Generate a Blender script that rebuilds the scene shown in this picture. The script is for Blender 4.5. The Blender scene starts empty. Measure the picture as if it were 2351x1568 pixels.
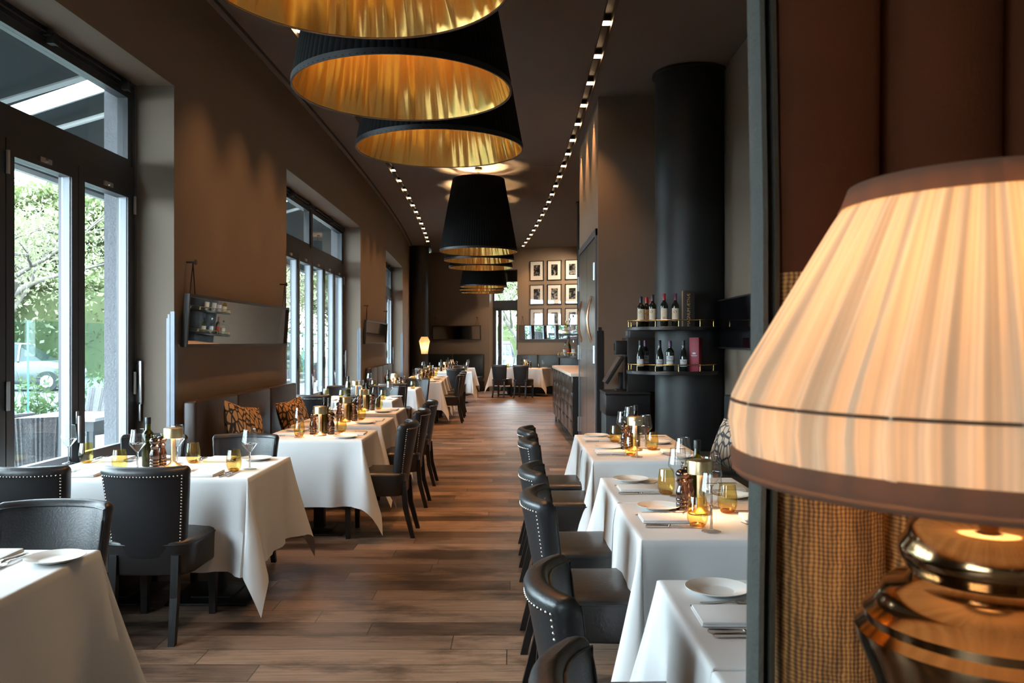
import bpy, bmesh, math, random
from mathutils import Matrix, Vector, noise as mnoise
sc = bpy.context.scene
col = sc.collection
rnd = random.Random(11)
PI = math.pi
R = math.radians

# ---------------------------------------------------------------- camera, world, sun, exposure
cd = bpy.data.cameras.new('camera')
cd.sensor_width = 36.0
cd.lens = 1880 / 2351 * 36
cd.clip_start = 0.05
cd.clip_end = 400
cd.dof.use_dof = True
cd.dof.focus_distance = 6.0
cd.dof.aperture_fstop = 9.0
cam = bpy.data.objects.new('camera', cd)
cam.location = (0, 0, 1.5)
cam.rotation_euler = (R(90), 0, 0)
col.objects.link(cam)
sc.camera = cam

w = bpy.data.worlds.new('world')
sc.world = w
w.use_nodes = True
bg = w.node_tree.nodes['Background']
bg.inputs[0].default_value = (0.76, 0.89, 1.0, 1)
bg.inputs[1].default_value = 21.0

sl = bpy.data.lights.new('sun', 'SUN')
sl.energy = 2.0
sl.angle = R(12)
sl.color = (1.0, 0.95, 0.86)
so = bpy.data.objects.new('sun', sl)
so.rotation_euler = (R(38), R(34), 0)
so.location = (10, -10, 30)
col.objects.link(so)

vs = sc.view_settings
sc.display_settings.display_device = 'sRGB'
vs.view_transform = 'Standard'
vs.look = 'None'
vs.exposure = 0.32
vs.gamma = 1.0
vs.use_curve_mapping = False
cy = sc.cycles
cy.max_bounces = 6
cy.diffuse_bounces = 3
cy.glossy_bounces = 3
cy.transmission_bounces = 6
cy.transparent_max_bounces = 32
cy.caustics_reflective = False
cy.caustics_refractive = False
cy.sample_clamp_indirect = 6.0
cy.use_denoising = True
cy.use_adaptive_sampling = True
cy.adaptive_threshold = 0.03

# daylight enters through the window openings: portals guide the sampling of the sky there
def C(y):                       # the building follows a slight arc: sideways shift of the room's axis
    return -0.0026 * (y - 9.5) ** 2
def yaw_at(y):                  # direction of the arc
    return 0.0052 * (y - 9.5)
def portal(x, y, z, sx, sz, rz):
    l = bpy.data.lights.new('window_portal', 'AREA')
    l.shape = 'RECTANGLE'
    l.size = sx
    l.size_y = sz
    l.cycles.is_portal = True
    o = bpy.data.objects.new('window_portal', l)
    o.location = (x, y, z)
    o.rotation_euler = (R(90), 0, rz)
    col.objects.link(o)
for (y0, y1) in ((-5.9, -1.4), (1.55, 5.99), (8.86, 13.4), (16.7, 20.7)):
    ym = (y0 + y1) / 2
    portal(-3.16 + C(ym), ym, 1.75, y1 - y0 + .1, 3.4, R(-90) + yaw_at(ym))
portal(-0.13, 25.05, 1.9, 1.2, 3.6, R(180 - 21.3))
for o in [o for o in col.objects if o.name.startswith('window_portal')]:
    pass

# ---------------------------------------------------------------- mesh builder
class MB:
    def __init__(s, M=None):
        s.v = []; s.f = []; s.m = []; s.M = M or Matrix.Identity(4); s.mi = 0
    def add(s, vs_, fs):
        b = len(s.v)
        M = s.M
        s.v.extend([M @ Vector(p) for p in vs_])
        for f in fs:
            s.f.append([i + b for i in f]); s.m.append(s.mi)
        return s
    def box(s, x0, x1, y0, y1, z0, z1, step=0):
        n = max(1, int(math.ceil(abs(y1 - y0) / step))) if step else 1
        vs_ = []; fs = []
        for i in range(n + 1):
            y = y0 + (y1 - y0) * i / n
            vs_ += [(x0, y, z0), (x1, y, z0), (x1, y, z1), (x0, y, z1)]
        for i in range(n):
            a = 4 * i; b = a + 4
            for k in range(4):
                k2 = (k + 1) % 4
                fs.append([a + k, b + k, b + k2, a + k2])
        fs.append([0, 1, 2, 3]); e = 4 * n
        fs.append([e + 3, e + 2, e + 1, e])
        return s.add(vs_, fs)
    def loft(s, rings, cap0=True, cap1=True, closed=True):
        n = len(rings[0]); vs_ = [p for r in rings for p in r]; fs = []
        for i in range(len(rings) - 1):
            for k in range(n if closed else n - 1):
                k2 = (k + 1) % n
                fs.append([i * n + k, i * n + k2, (i + 1) * n + k2, (i + 1) * n + k])
        if cap0: fs.append(list(range(n))[::-1])
        if cap1: fs.append([(len(rings) - 1) * n + k for k in range(n)])
        return s.add(vs_, fs)
    def lathe(s, prof, n=24, c=(0, 0, 0), fn=None, cap0=False, cap1=False):
        rings = []
        for (r, z) in prof:
            ring = []
            for k in range(n):
                a = 2 * PI * k / n
                rr = r if fn is None else fn(r, z, a)
                ring.append((c[0] + rr * math.cos(a), c[1] + rr * math.sin(a), c[2] + z))
            rings.append(ring)
        return s.loft(rings, cap0, cap1)
    def tube(s, pts, r, n=8, cap=True):
        pts = [Vector(p) for p in pts]; rings = []
        up = Vector((0, 0, 1))
        for i, p in enumerate(pts):
            d = (pts[min(i + 1, len(pts) - 1)] - pts[max(i - 1, 0)]).normalized()
            u = up if abs(d.dot(up)) < .95 else Vector((1, 0, 0))
            a = d.cross(u).normalized(); b = a.cross(d).normalized()
            rr = r[i] if isinstance(r, (list, tuple)) else r
            rings.append([p + (a * math.cos(2 * PI * k / n) + b * math.sin(2 * PI * k / n)) * rr for k in range(n)])
        return s.loft(rings, cap, cap)
    def sphere(s, c, r, n=8, m=5, sz=1.0):
        prof = [(max(1e-5, r * math.sin(PI * i / m)), -r * sz * math.cos(PI * i / m)) for i in range(m + 1)]
        return s.lathe(prof, n, c)
    def build(s, name, mat, parent=None, smooth=None, bevel=0, bend=False, off=None, seg=2):
        me = bpy.data.meshes.new(name)
        v = s.v
        if bend: v = [Vector((p[0] + C(p[1]), p[1], p[2])) for p in v]
        if off is not None: v = [p - Vector(off) for p in v]
        me.from_pydata([tuple(p) for p in v], [], s.f)
        mats = mat if isinstance(mat, (list, tuple)) else [mat]
        for m in mats: me.materials.append(m)
        if len(mats) > 1: me.polygons.foreach_set('material_index', s.m)
        bm = bmesh.new(); bm.from_mesh(me)
        bmesh.ops.recalc_face_normals(bm, faces=bm.faces)
        if bevel:
            es = [e for e in bm.edges if len(e.link_faces) == 2 and e.calc_face_angle(0) > R(30)]
            bmesh.ops.bevel(bm, geom=es, offset=bevel, segments=seg, affect='EDGES', profile=.5)
        bm.to_mesh(me); bm.free()
        if smooth is not None or bevel:
            me.polygons.foreach_set('use_smooth', [True] * len(me.polygons))
            me.set_sharp_from_angle(angle=R(smooth if smooth else 40))
        me.update()
        o = bpy.data.objects.new(name, me)
        col.objects.link(o)
        if parent: o.parent = parent
        return o

def tag(o, label=None, cat=None, group=None, kind=None):
    if label: o['label'] = label
    if cat: o['category'] = cat
    if group: o['group'] = group
    if kind: o['kind'] = kind
    return o
def thing(name, label, cat, loc=(0, 0, 0), rz=0.0, group=None, kind=None):
    o = bpy.data.objects.new(name, None)
    col.objects.link(o)
    o.location = loc; o.rotation_euler = (0, 0, rz)
    o.empty_display_size = .1
    return tag(o, label, cat, group, kind)
def struct(o):
    o['kind'] = 'structure'
    return o
def dup(root, loc, rz=0.0, label=None, group=None):
    kids = {}
    def cp(o, parent):
        c = o.copy(); col.objects.link(c)
        if parent: c.parent = parent
        for ch in o.children: cp(ch, c)
        return c
    r = cp(root, None)
    r.location = loc; r.rotation_euler = (0, 0, rz)
    if label: r['label'] = label
    if group: r['group'] = group
    return r
class Proto:                    # first call moves the original, later calls copy it
    def __init__(s, make): s.make = make; s.o = None
    def put(s, loc, rz, label, group=None):
        if s.o is None:
            s.o = s.make(); o = s.o
            o.location = loc; o.rotation_euler = (0, 0, rz); o['label'] = label
            if group: o['group'] = group
            return o
        return dup(s.o, loc, rz, label, group)
ORD = ['first', 'second', 'third', 'fourth', 'fifth', 'sixth', 'seventh', 'eighth', 'ninth', 'tenth', 'eleventh', 'twelfth',
       'thirteenth', 'fourteenth', 'fifteenth', 'sixteenth', 'seventeenth', 'eighteenth', 'nineteenth', 'twentieth',
       'twenty-first', 'twenty-second', 'twenty-third', 'twenty-fourth', 'twenty-fifth', 'twenty-sixth']

# ---------------------------------------------------------------- materials
def nodes(name):
    m = bpy.data.materials.new(name); m.use_nodes = True
    nt = m.node_tree
    return m, nt, nt.nodes['Principled BSDF'], nt.nodes['Material Output']
def N(nt, t, **kw):
    n = nt.nodes.new(t)
    for k, v in kw.items():
        if k in n.inputs.keys() if isinstance(k, str) and k[:1].isupper() else False: n.inputs[k].default_value = v
        else: setattr(n, k, v)
    return n
def P(name, c, rough=.5, metal=0.0, var=.12, scale=6.0, bump=0.0, bscale=60.0, spec=.5, stretch=(1, 1, 1), emit=None, es=0.0, trans=0.0, coat=0.0, sheen=0.0, sub=0):
    m, nt, b, out = nodes(name)
    L = nt.links
    tc = N(nt, 'ShaderNodeTexCoord')
    mp = N(nt, 'ShaderNodeMapping'); mp.inputs['Scale'].default_value = stretch
    L.new(tc.outputs['Object'], mp.inputs['Vector'])
    nz = N(nt, 'ShaderNodeTexNoise'); nz.inputs['Scale'].default_value = scale; nz.inputs['Detail'].default_value = 4
    L.new(mp.outputs[0], nz.inputs['Vector'])
    mx = N(nt, 'ShaderNodeMix', data_type='RGBA')
    mx.inputs[6].default_value = tuple(x * (1 - var) for x in c) + (1,)
    mx.inputs[7].default_value = tuple(min(1, x * (1 + var)) for x in c) + (1,)
    L.new(nz.outputs['Fac'], mx.inputs[0])
    L.new(mx.outputs[2], b.inputs['Base Color'])
    b.inputs['Roughness'].default_value = rough
    b.inputs['Metallic'].default_value = metal
    b.inputs['Specular IOR Level'].default_value = spec
    if coat: b.inputs['Coat Weight'].default_value = coat; b.inputs['Coat Roughness'].default_value = .15
    if sheen: b.inputs['Sheen Weight'].default_value = sheen
    if emit: b.inputs['Emission Color'].default_value = tuple(emit) + (1,); b.inputs['Emission Strength'].default_value = es
    if bump:
        n2 = N(nt, 'ShaderNodeTexNoise'); n2.inputs['Scale'].default_value = bscale; n2.inputs['Detail'].default_value = 5
        L.new(mp.outputs[0], n2.inputs['Vector'])
        bp = N(nt, 'ShaderNodeBump'); bp.inputs['Strength'].default_value = bump; bp.inputs['Distance'].default_value = .01
        L.new(n2.outputs['Fac'], bp.inputs['Height']); L.new(bp.outputs[0], b.inputs['Normal'])
    return m
def GL(name, c, gloss=1.0, rough=.02, ior=1.5, edge=None):      # thin-walled glass: tinted transmission plus Fresnel reflection
    m, nt, b, out = nodes(name)
    nt.nodes.remove(b)
    t = N(nt, 'ShaderNodeBsdfTransparent'); t.inputs[0].default_value = tuple(c) + (1,)
    g = N(nt, 'ShaderNodeBsdfGlossy'); g.inputs['Roughness'].default_value = rough; g.inputs[0].default_value = (gloss, gloss, gloss, 1)
    f = N(nt, 'ShaderNodeFresnel')
    if edge:                                   # longer path through the wall at grazing angles
        lw = N(nt, 'ShaderNodeLayerWeight'); lw.inputs[0].default_value = .5
        pw = N(nt, 'ShaderNodeMath', operation='POWER'); pw.inputs[1].default_value = 4.0
        mc = N(nt, 'ShaderNodeMix', data_type='RGBA'); mc.inputs[6].default_value = tuple(c) + (1,); mc.inputs[7].default_value = tuple(edge) + (1,)
        nt.links.new(lw.outputs['Facing'], pw.inputs[0]); nt.links.new(pw.outputs[0], mc.inputs[0]); nt.links.new(mc.outputs[2], t.inputs[0])
    ge = N(nt, 'ShaderNodeNewGeometry'); mr = N(nt, 'ShaderNodeMapRange')      # same reflectance on both faces of the thin wall
    mr.inputs[3].default_value = ior; mr.inputs[4].default_value = 1 / ior
    nt.links.new(ge.outputs['Backfacing'], mr.inputs[0]); nt.links.new(mr.outputs[0], f.inputs[0])
    mx = N(nt, 'ShaderNodeMixShader')
    nt.links.new(f.outputs[0], mx.inputs[0]); nt.links.new(t.outputs[0], mx.inputs[1]); nt.links.new(g.outputs[0], mx.inputs[2])
    nt.links.new(mx.outputs[0], out.inputs[0])
    return m
def CLOTHLIT(name, c, tr, rough=.9, var=.05, scale=30):    # cloth that lets light through
    m = P(name, c, rough, var=var, scale=scale, spec=.2)
    nt = m.node_tree; b = nt.nodes['Principled BSDF']; out = nt.nodes['Material Output']
    t = N(nt, 'ShaderNodeBsdfTranslucent'); t.inputs[0].default_value = tuple(tr) + (1,)
    ad = N(nt, 'ShaderNodeAddShader')
    nt.links.new(b.outputs[0], ad.inputs[0]); nt.links.new(t.outputs[0], ad.inputs[1]); nt.links.new(ad.outputs[0], out.inputs[0])
    return m
def EM(name, c, s):
    m, nt, b, out = nodes(name)
    nt.nodes.remove(b)
    e = N(nt, 'ShaderNodeEmission'); e.inputs[0].default_value = tuple(c) + (1,); e.inputs[1].default_value = s
    nt.links.new(e.outputs[0], out.inputs[0])
    return m
WARM = (1.0, .62, .30)
M = {}
M['paint'] = P('taupe_wall_paint', (.20, .155, .115), .75, var=.06, scale=2.5, bump=.05, bscale=180)
M['ceil'] = P('ceiling_paint', (.155, .135, .118), .8, var=.04, scale=1.5)
M['black'] = P('black_lacquer', (.012, .012, .013), .42, var=.2, scale=9)
M['colblack'] = P('black_column_paint', (.010, .011, .0125), .5, var=.2, scale=3, bump=.03)
M['slot'] = P('slot_black', (.01, .009, .008), .7)
M['track'] = P('track_channel', (.05, .035, .026), .5)
M['alu'] = P('anthracite_frame', (.035, .038, .042), .35, var=.1, scale=4)
M['alup'] = P('grey_window_panel', (.33, .36, .40), .4, var=.06, scale=3)
M['steel'] = P('brushed_steel', (.55, .56, .58), .3, 1.0, var=.1, scale=8)
M['guard'] = P('steel_corner_guard', (.20, .22, .26), .38, .6, var=.12, scale=12)
M['chrome'] = P('polished_steel', (.75, .74, .72), .16, 1.0, var=.06)
M['stucco'] = P('grey_stucco', (.16, .165, .18), .9, var=.15, scale=30, bump=.8, bscale=70)
M['leather'] = P('black_leather', (.016, .016, .0175), .38, var=.45, scale=5, bump=.12, bscale=140, spec=.5)
M['leatherseat'] = P('worn_dark_leather', (.020, .018, .0175), .34, var=.4, scale=4, bump=.14, bscale=60, spec=.55)
M['brownleather'] = P('brown_leather', (.036, .021, .015), .36, var=.3, scale=4, bump=.15, bscale=22, stretch=(1, 1, .3))
M['darkleather'] = P('dark_green_grey_leather', (.022, .027, .028), .40, var=.35, scale=3, bump=.12, bscale=30)
M['nail'] = P('nickel_nailhead', (.62, .60, .56), .25, 1.0)
M['wood'] = P('black_stained_wood', (.010, .009, .009), .45, var=.4, scale=14, bump=.2, bscale=50, stretch=(1, 1, .1))
M['linen'] = P('white_linen', (.80, .80, .80), .85, var=.02, scale=4, bump=.06, bscale=16, spec=.2)
M['napkin'] = P('white_napkin', (.84, .84, .84), .9, var=.02, scale=30, bump=.1, bscale=220, spec=.15)
M['china'] = P('white_china', (.86, .85, .82), .22, var=.02, spec=.3)
M['silver'] = P('silver_cutlery', (.70, .69, .67), .18, 1.0, var=.05)
M['brass'] = P('brushed_brass', (.74, .58, .33), .34, 1.0, var=.1, scale=40, stretch=(1, 1, 14))
M['railbrass'] = P('rail_brass', (.70, .47, .20), .25, 1.0)
M['millwood'] = P('glossy_dark_wood', (.020, .009, .006), .12, var=.3, coat=.6)
M['clear'] = GL('clear_glass', (.985, .99, .99), ior=1.75, edge=(.45, .47, .48))
def glass_real():
    m, nt, b, out = nodes('solid_clear_glass')
    b.inputs['Transmission Weight'].default_value = 1.0; b.inputs['Roughness'].default_value = .0; b.inputs['IOR'].default_value = 1.5
    nz = N(nt, 'ShaderNodeTexNoise'); nz.inputs['Scale'].default_value = 2
    mr = N(nt, 'ShaderNodeMapRange'); mr.inputs[3].default_value = 0; mr.inputs[4].default_value = .03
    nt.links.new(nz.outputs['Fac'], mr.inputs[0]); nt.links.new(mr.outputs[0], b.inputs['Roughness'])
    return m
M['solidglass'] = glass_real()
M['amber'] = GL('amber_glass', (.90, .77, .40), rough=.03, ior=1.7, edge=(.50, .34, .07))
M['amberbase'] = GL('amber_glass_base', (.80, .58, .20), rough=.03, ior=1.7)
M['green'] = GL('green_bottle_glass', (.36, .36, .08), rough=.05)
M['oil'] = P('dark_olive_oil', (.06, .055, .006), .3)
M['wine'] = P('dark_wine_glass', (.006, .012, .009), .08, var=.3, coat=.5)
M['capred'] = P('red_capsule', (.30, .012, .02), .3)
M['capblue'] = P('navy_capsule', (.012, .012, .035), .3)
M['cappurple'] = P('plum_capsule', (.09, .02, .07), .3)
M['label'] = P('cream_label', (.68, .62, .48), .7, var=.05)
M['wlabel'] = P('white_label', (.62, .62, .62), .7, var=.04)
M['ink'] = P('black_ink', (.02, .02, .02), .7)
M['stamp'] = P('red_stamp', (.35, .03, .02), .7)
M['gold'] = P('gold_lettering', (.78, .50, .24), .35, .8)
M['boxblack'] = P('black_gift_box', (.012, .011, .011), .5)
M['boxred'] = P('red_gift_box', (.30, .008, .03), .5, var=.06)
M['white'] = P('white_print', (.75, .75, .75), .7)
M['mirror'] = P('mirror_silver', (.82, .82, .82), .015, 1.0, var=.01)
M['mframe'] = P('dark_bronze_frame', (.05, .042, .036), .4, .3, var=.2)
M['screen'] = P('black_screen', (.004, .004, .005), .06, var=.1)
M['passe'] = P('white_mat_board', (.86, .85, .82), .7, var=.03)
M['shade'] = P('black_pleated_silk', (.007, .007, .0075), .85, var=.3, scale=20, spec=.12)
M['satin'] = P('gold_satin', (.80, .48, .14), .24, .9, var=.12, scale=7, stretch=(1, 1, .25))
M['window'] = GL('window_glass', (.94, .97, .965), gloss=.8, rough=.0, ior=1.42)
M['fence'] = GL('fence_glass', (.82, .93, .91), gloss=.25, rough=.0)
M['fenceedge'] = P('green_glass_edge', (.10, .30, .27), .2)
M['rattan'] = P('grey_rattan', (.10, .10, .105), .7, var=.35, scale=60, bump=.8, bscale=90)
M['marble'] = P('pale_worktop', (.62, .50, .42), .3, var=.1, scale=3)
M['cab'] = P('dark_cabinet_front', (.022, .019, .018), .24, var=.3, scale=4, spec=.6)
M['copper'] = P('copper_handle', (.55, .30, .18), .22, 1.0)
M['doorsteel'] = P('steel_door', (.36, .33, .29), .3, .8, var=.15, scale=3, stretch=(4, 4, .4))
M['kick'] = P('steel_kick_plate', (.42, .37, .34), .22, .9, var=.12, scale=3, stretch=(4, 4, .4))
M['leaf'] = CLOTHLIT('spring_leaves', (.050, .068, .027), (.042, .054, .018), .6, var=.5, scale=.7)
M['leafpale'] = CLOTHLIT('pale_blossom_leaves', (.10, .107, .068), (.062, .068, .034), .6, var=.4, scale=.8)
M['bark'] = P('grey_bark', (.12, .11, .095), .9, var=.4, scale=14, bump=.6, bscale=30)
M['asphalt'] = P('pale_street', (.085, .085, .085), .9, var=.1, scale=2)
M['terrace'] = P('terrace_paving', (.09, .09, .09), .85, var=.12, scale=5)
M['grass'] = P('short_grass', (.045, .075, .022), .9, var=.4, scale=4, bump=.4)
M['car'] = P('silver_car_paint', (.10, .105, .11), .25, .4, var=.04, coat=.5)
M['carglass'] = P('car_glass', (.02, .025, .03), .05)
M['tyre'] = P('tyre_rubber', (.015, .015, .015), .7)
M['awning'] = P('dark_awning_cloth', (.020, .028, .030), .9, var=.2, scale=40)
M['awnbar'] = P('awning_bar', (.5, .52, .5), .4)
M['bronze'] = P('dark_bronze', (.34, .20, .10), .13, 1.0, var=.1)
def pleat_mat():
    # pleated silk: where folds overlap the cloth is double and passes less light
    m = CLOTHLIT('pleated_cream_silk', (.36, .29, .21), (.44, .33, .20), .9, var=.04, scale=30)
    nt = m.node_tree; L = nt.links
    tr = [n for n in nt.nodes if n.type == 'BSDF_TRANSLUCENT'][0]
    tc = N(nt, 'ShaderNodeTexCoord'); sx = N(nt, 'ShaderNodeSeparateXYZ'); L.new(tc.outputs['Object'], sx.inputs[0])
    at = N(nt, 'ShaderNodeMath', operation='ARCTAN2'); L.new(sx.outputs['Y'], at.inputs[0]); L.new(sx.outputs['X'], at.inputs[1])
    def layer(k, zk, lo, hi, p0, p1, loc):
        c_ = N(nt, 'ShaderNodeCombineXYZ')
        for i, (src, f) in enumerate(((at.outputs[0], k), (sx.outputs['Z'], zk))):
            q = N(nt, 'ShaderNodeMath', operation='MULTIPLY'); q.inputs[1].default_value = f; L.new(src, q.inputs[0]); L.new(q.outputs[0], c_.inputs[i])
        c_.inputs[2].default_value = loc
        nz = N(nt, 'ShaderNodeTexNoise'); nz.inputs['Scale'].default_value = 1; nz.inputs['Detail'].default_value = 2; L.new(c_.outputs[0], nz.inputs['Vector'])
        mr = N(nt, 'ShaderNodeMapRange', interpolation_type='SMOOTHSTEP'); mr.inputs[1].default_value = p0; mr.inputs[2].default_value = p1; mr.inputs[3].default_value = lo; mr.inputs[4].default_value = hi
        L.new(nz.outputs['Fac'], mr.inputs[0]); return mr.outputs[0]
    a = N(nt, 'ShaderNodeMath', operation='MULTIPLY'); L.new(layer(13, 1.0, .50, 1.0, .34, .48, 3), a.inputs[0]); L.new(layer(42, 1.5, .78, 1.08, .35, .65, 9), a.inputs[1])
    v = N(nt, 'ShaderNodeVectorMath', operation='SCALE'); v.inputs[0].default_value = (.52, .36, .205); L.new(a.outputs[0], v.inputs['Scale'])
    L.new(v.outputs[0], tr.inputs[0])
    return m
M['shadewarm'] = pleat_mat()
M['trimdark'] = CLOTHLIT('shade_trim', (.075, .045, .03), (.13, .07, .035))
M['curtain'] = P('russet_curtain_leather', (.058, .016, .005), .8, var=.25, scale=9, bump=.15, bscale=160, spec=.15)
M['hem'] = P('grey_green_curtain_edge', (.045, .046, .038), .75, var=.25, scale=40, bump=.3, bscale=120)
M['lampglow'] = EM('lamp_diffuser', (1.0, .50, .24), 75.0)
M['spotglow'] = EM('spot_lens', (1.0, .66, .36), 22.0)
M['bulb'] = EM('bulb_glow', (1.0, .62, .30), 20.0)

def floor_mat():
    m, nt, b, out = nodes('worn_oak_planks')
    L = nt.links
    tc = N(nt, 'ShaderNodeTexCoord')
    sp = N(nt, 'ShaderNodeSeparateXYZ'); L.new(tc.outputs['Object'], sp.inputs[0])
    def mt(op, a, b_=None, c_=None):
        n = N(nt, 'ShaderNodeMath', operation=op)
        for i, x in enumerate((a, b_, c_)):
            if x is None: continue
            if isinstance(x, (int, float)): n.inputs[i].default_value = x
            else: L.new(x, n.inputs[i])
        return n.outputs[0]
    yr = mt('DIVIDE', sp.outputs['Y'], .19)
    row = mt('FLOOR', yr)
    wn = N(nt, 'ShaderNodeTexWhiteNoise', noise_dimensions='1D'); L.new(row, wn.inputs['W'])
    xs = mt('ADD', mt('DIVIDE', sp.outputs['X'], 1.45), mt('MULTIPLY', wn.outputs['Value'], 7.0))
    pl = mt('FLOOR', xs)
    cb = N(nt, 'ShaderNodeCombineXYZ'); L.new(row, cb.inputs[0]); L.new(pl, cb.inputs[1])
    w2 = N(nt, 'ShaderNodeTexWhiteNoise', noise_dimensions='3D'); L.new(cb.outputs[0], w2.inputs['Vector'])
    rp = N(nt, 'ShaderNodeValToRGB')
    e = rp.color_ramp.elements
    e[0].position = 0; e[0].color = (.115, .074, .053, 1)
    e[1].position = 1; e[1].color = (.40, .262, .18, 1)
    k = e.new(.45); k.color = (.235, .152, .106, 1)
    L.new(w2.outputs['Value'], rp.inputs[0])
    # grain along the plank
    gv = N(nt, 'ShaderNodeCombineXYZ')
    L.new(mt('ADD', mt('MULTIPLY', sp.outputs['X'], 1.6), mt('MULTIPLY', w2.outputs['Value'], 40)), gv.inputs[0])
    L.new(mt('MULTIPLY', sp.outputs['Y'], 26.0), gv.inputs[1])
    g = N(nt, 'ShaderNodeTexNoise'); g.inputs['Scale'].default_value = 2.2; g.inputs['Detail'].default_value = 6; g.inputs['Roughness'].default_value = .65
    L.new(gv.outputs[0], g.inputs['Vector'])
    gr = N(nt, 'ShaderNodeMapRange'); gr.inputs[1].default_value = .3; gr.inputs[2].default_value = .7; gr.inputs[3].default_value = .55; gr.inputs[4].default_value = 1.25
    L.new(g.outputs['Fac'], gr.inputs[0])
    # worn dark stains
    s = N(nt, 'ShaderNodeTexNoise'); s.inputs['Scale'].default_value = 1.3; s.inputs['Detail'].default_value = 7; s.inputs['Roughness'].default_value = .7
    sv = N(nt, 'ShaderNodeMapping'); sv.inputs['Scale'].default_value = (1.0, 2.6, 1); L.new(tc.outputs['Object'], sv.inputs[0]); L.new(sv.outputs[0], s.inputs['Vector'])
    sr = N(nt, 'ShaderNodeMapRange'); sr.inputs[1].default_value = .38; sr.inputs[2].default_value = .53; sr.inputs[3].default_value = .28; sr.inputs[4].default_value = 1.0
    L.new(s.outputs['Fac'], sr.inputs[0])
    # joints
    fy = mt('FRACT', yr); fx = mt('FRACT', xs)
    jy = mt('GREATER_THAN', mt('MINIMUM', fy, mt('SUBTRACT', 1.0, fy)), .018)
    jx = mt('GREATER_THAN', mt('MINIMUM', fx, mt('SUBTRACT', 1.0, fx)), .0022)
    j = mt('ADD', mt('MULTIPLY', mt('MULTIPLY', jy, jx), .75), .25)
    tot = mt('MULTIPLY', mt('MULTIPLY', gr.outputs[0], sr.outputs[0]), j)
    vm = N(nt, 'ShaderNodeVectorMath', operation='SCALE')
    L.new(rp.outputs[0], vm.inputs[0]); L.new(tot, vm.inputs['Scale'])
    L.new(vm.outputs[0], b.inputs['Base Color'])
    rr = N(nt, 'ShaderNodeMapRange'); rr.inputs[3].default_value = .26; rr.inputs[4].default_value = .46
    L.new(g.outputs['Fac'], rr.inputs[0]); L.new(rr.outputs[0], b.inputs['Roughness'])
    bp = N(nt, 'ShaderNodeBump'); bp.inputs['Strength'].default_value = .25; bp.inputs['Distance'].default_value = .004
    L.new(tot, bp.inputs['Height']); L.new(bp.outputs[0], b.inputs['Normal'])
    return m
M['floor'] = floor_mat()

def weave_mat():
    m, nt, b, out = nodes('burlap_weave')
    L = nt.links
    tc = N(nt, 'ShaderNodeTexCoord')
    def wave(sc_, dirn, dist):
        n = N(nt, 'ShaderNodeTexWave', wave_type='BANDS', bands_direction=dirn)
        n.inputs['Scale'].default_value = sc_; n.inputs['Distortion'].default_value = dist; n.inputs['Detail'].default_value = 2
        L.new(tc.outputs['Object'], n.inputs['Vector']); return n.outputs['Fac']
    nz = N(nt, 'ShaderNodeTexNoise'); nz.inputs['Scale'].default_value = 30; nz.inputs['Detail'].default_value = 5
    mp = N(nt, 'ShaderNodeMapping'); mp.inputs['Scale'].default_value = (2.2, 2.2, .22); L.new(tc.outputs['Object'], mp.inputs[0]); L.new(mp.outputs[0], nz.inputs['Vector'])
    wx = N(nt, 'ShaderNodeMapRange'); wx.inputs[3].default_value = .45; L.new(wave(52, 'X', 2.5), wx.inputs[0])
    wz = N(nt, 'ShaderNodeMapRange'); wz.inputs[3].default_value = .6; L.new(wave(52, 'Z', 2.5), wz.inputs[0])
    a = N(nt, 'ShaderNodeMath', operation='MULTIPLY'); L.new(wx.outputs[0], a.inputs[0]); L.new(wz.outputs[0], a.inputs[1])
    c2 = N(nt, 'ShaderNodeMath', operation='MULTIPLY'); L.new(a.outputs[0], c2.inputs[0]); L.new(nz.outputs['Fac'], c2.inputs[1])
    rp = N(nt, 'ShaderNodeValToRGB'); e = rp.color_ramp.elements
    e[0].position = .12; e[0].color = (.05, .020, .005, 1); e[1].position = .50; e[1].color = (.46, .20, .05, 1)
    L.new(c2.outputs[0], rp.inputs[0]); L.new(rp.outputs[0], b.inputs['Base Color'])
    b.inputs['Roughness'].default_value = .85
    bp = N(nt, 'ShaderNodeBump'); bp.inputs['Strength'].default_value = .5; bp.inputs['Distance'].default_value = .003
    L.new(a.outputs[0], bp.inputs['Height']); L.new(bp.outputs[0], b.inputs['Normal'])
    return m
M['burlap'] = weave_mat()

def pillow_mat(name, c0, c1):
    m, nt, b, out = nodes(name)
    L = nt.links
    tc = N(nt, 'ShaderNodeTexCoord')
    mp = N(nt, 'ShaderNodeMapping'); mp.inputs['Scale'].default_value = (26, 26, 11); mp.inputs['Rotation'].default_value = (0, R(8), 0)
    L.new(tc.outputs['Object'], mp.inputs[0])
    vo = N(nt, 'ShaderNodeTexVoronoi', feature='DISTANCE_TO_EDGE'); vo.inputs['Scale'].default_value = 1.0; vo.inputs['Randomness'].default_value = .75
    L.new(mp.outputs[0], vo.inputs['Vector'])
    rp = N(nt, 'ShaderNodeValToRGB'); rp.color_ramp.interpolation = 'EASE'; e = rp.color_ramp.elements
    e[0].position = .06; e[0].color = tuple(c0) + (1,); e[1].position = .14; e[1].color = tuple(c1) + (1,)
    L.new(vo.outputs['Distance'], rp.inputs[0]); L.new(rp.outputs[0], b.inputs['Base Color'])
    b.inputs['Roughness'].default_value = .9
    return m
M['pillowo'] = pillow_mat('ochre_leaf_print', (.030, .022, .020), (.50, .30, .14))
M['pillowg'] = pillow_mat('grey_leaf_print', (.055, .065, .085), (.52, .48, .40))

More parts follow.
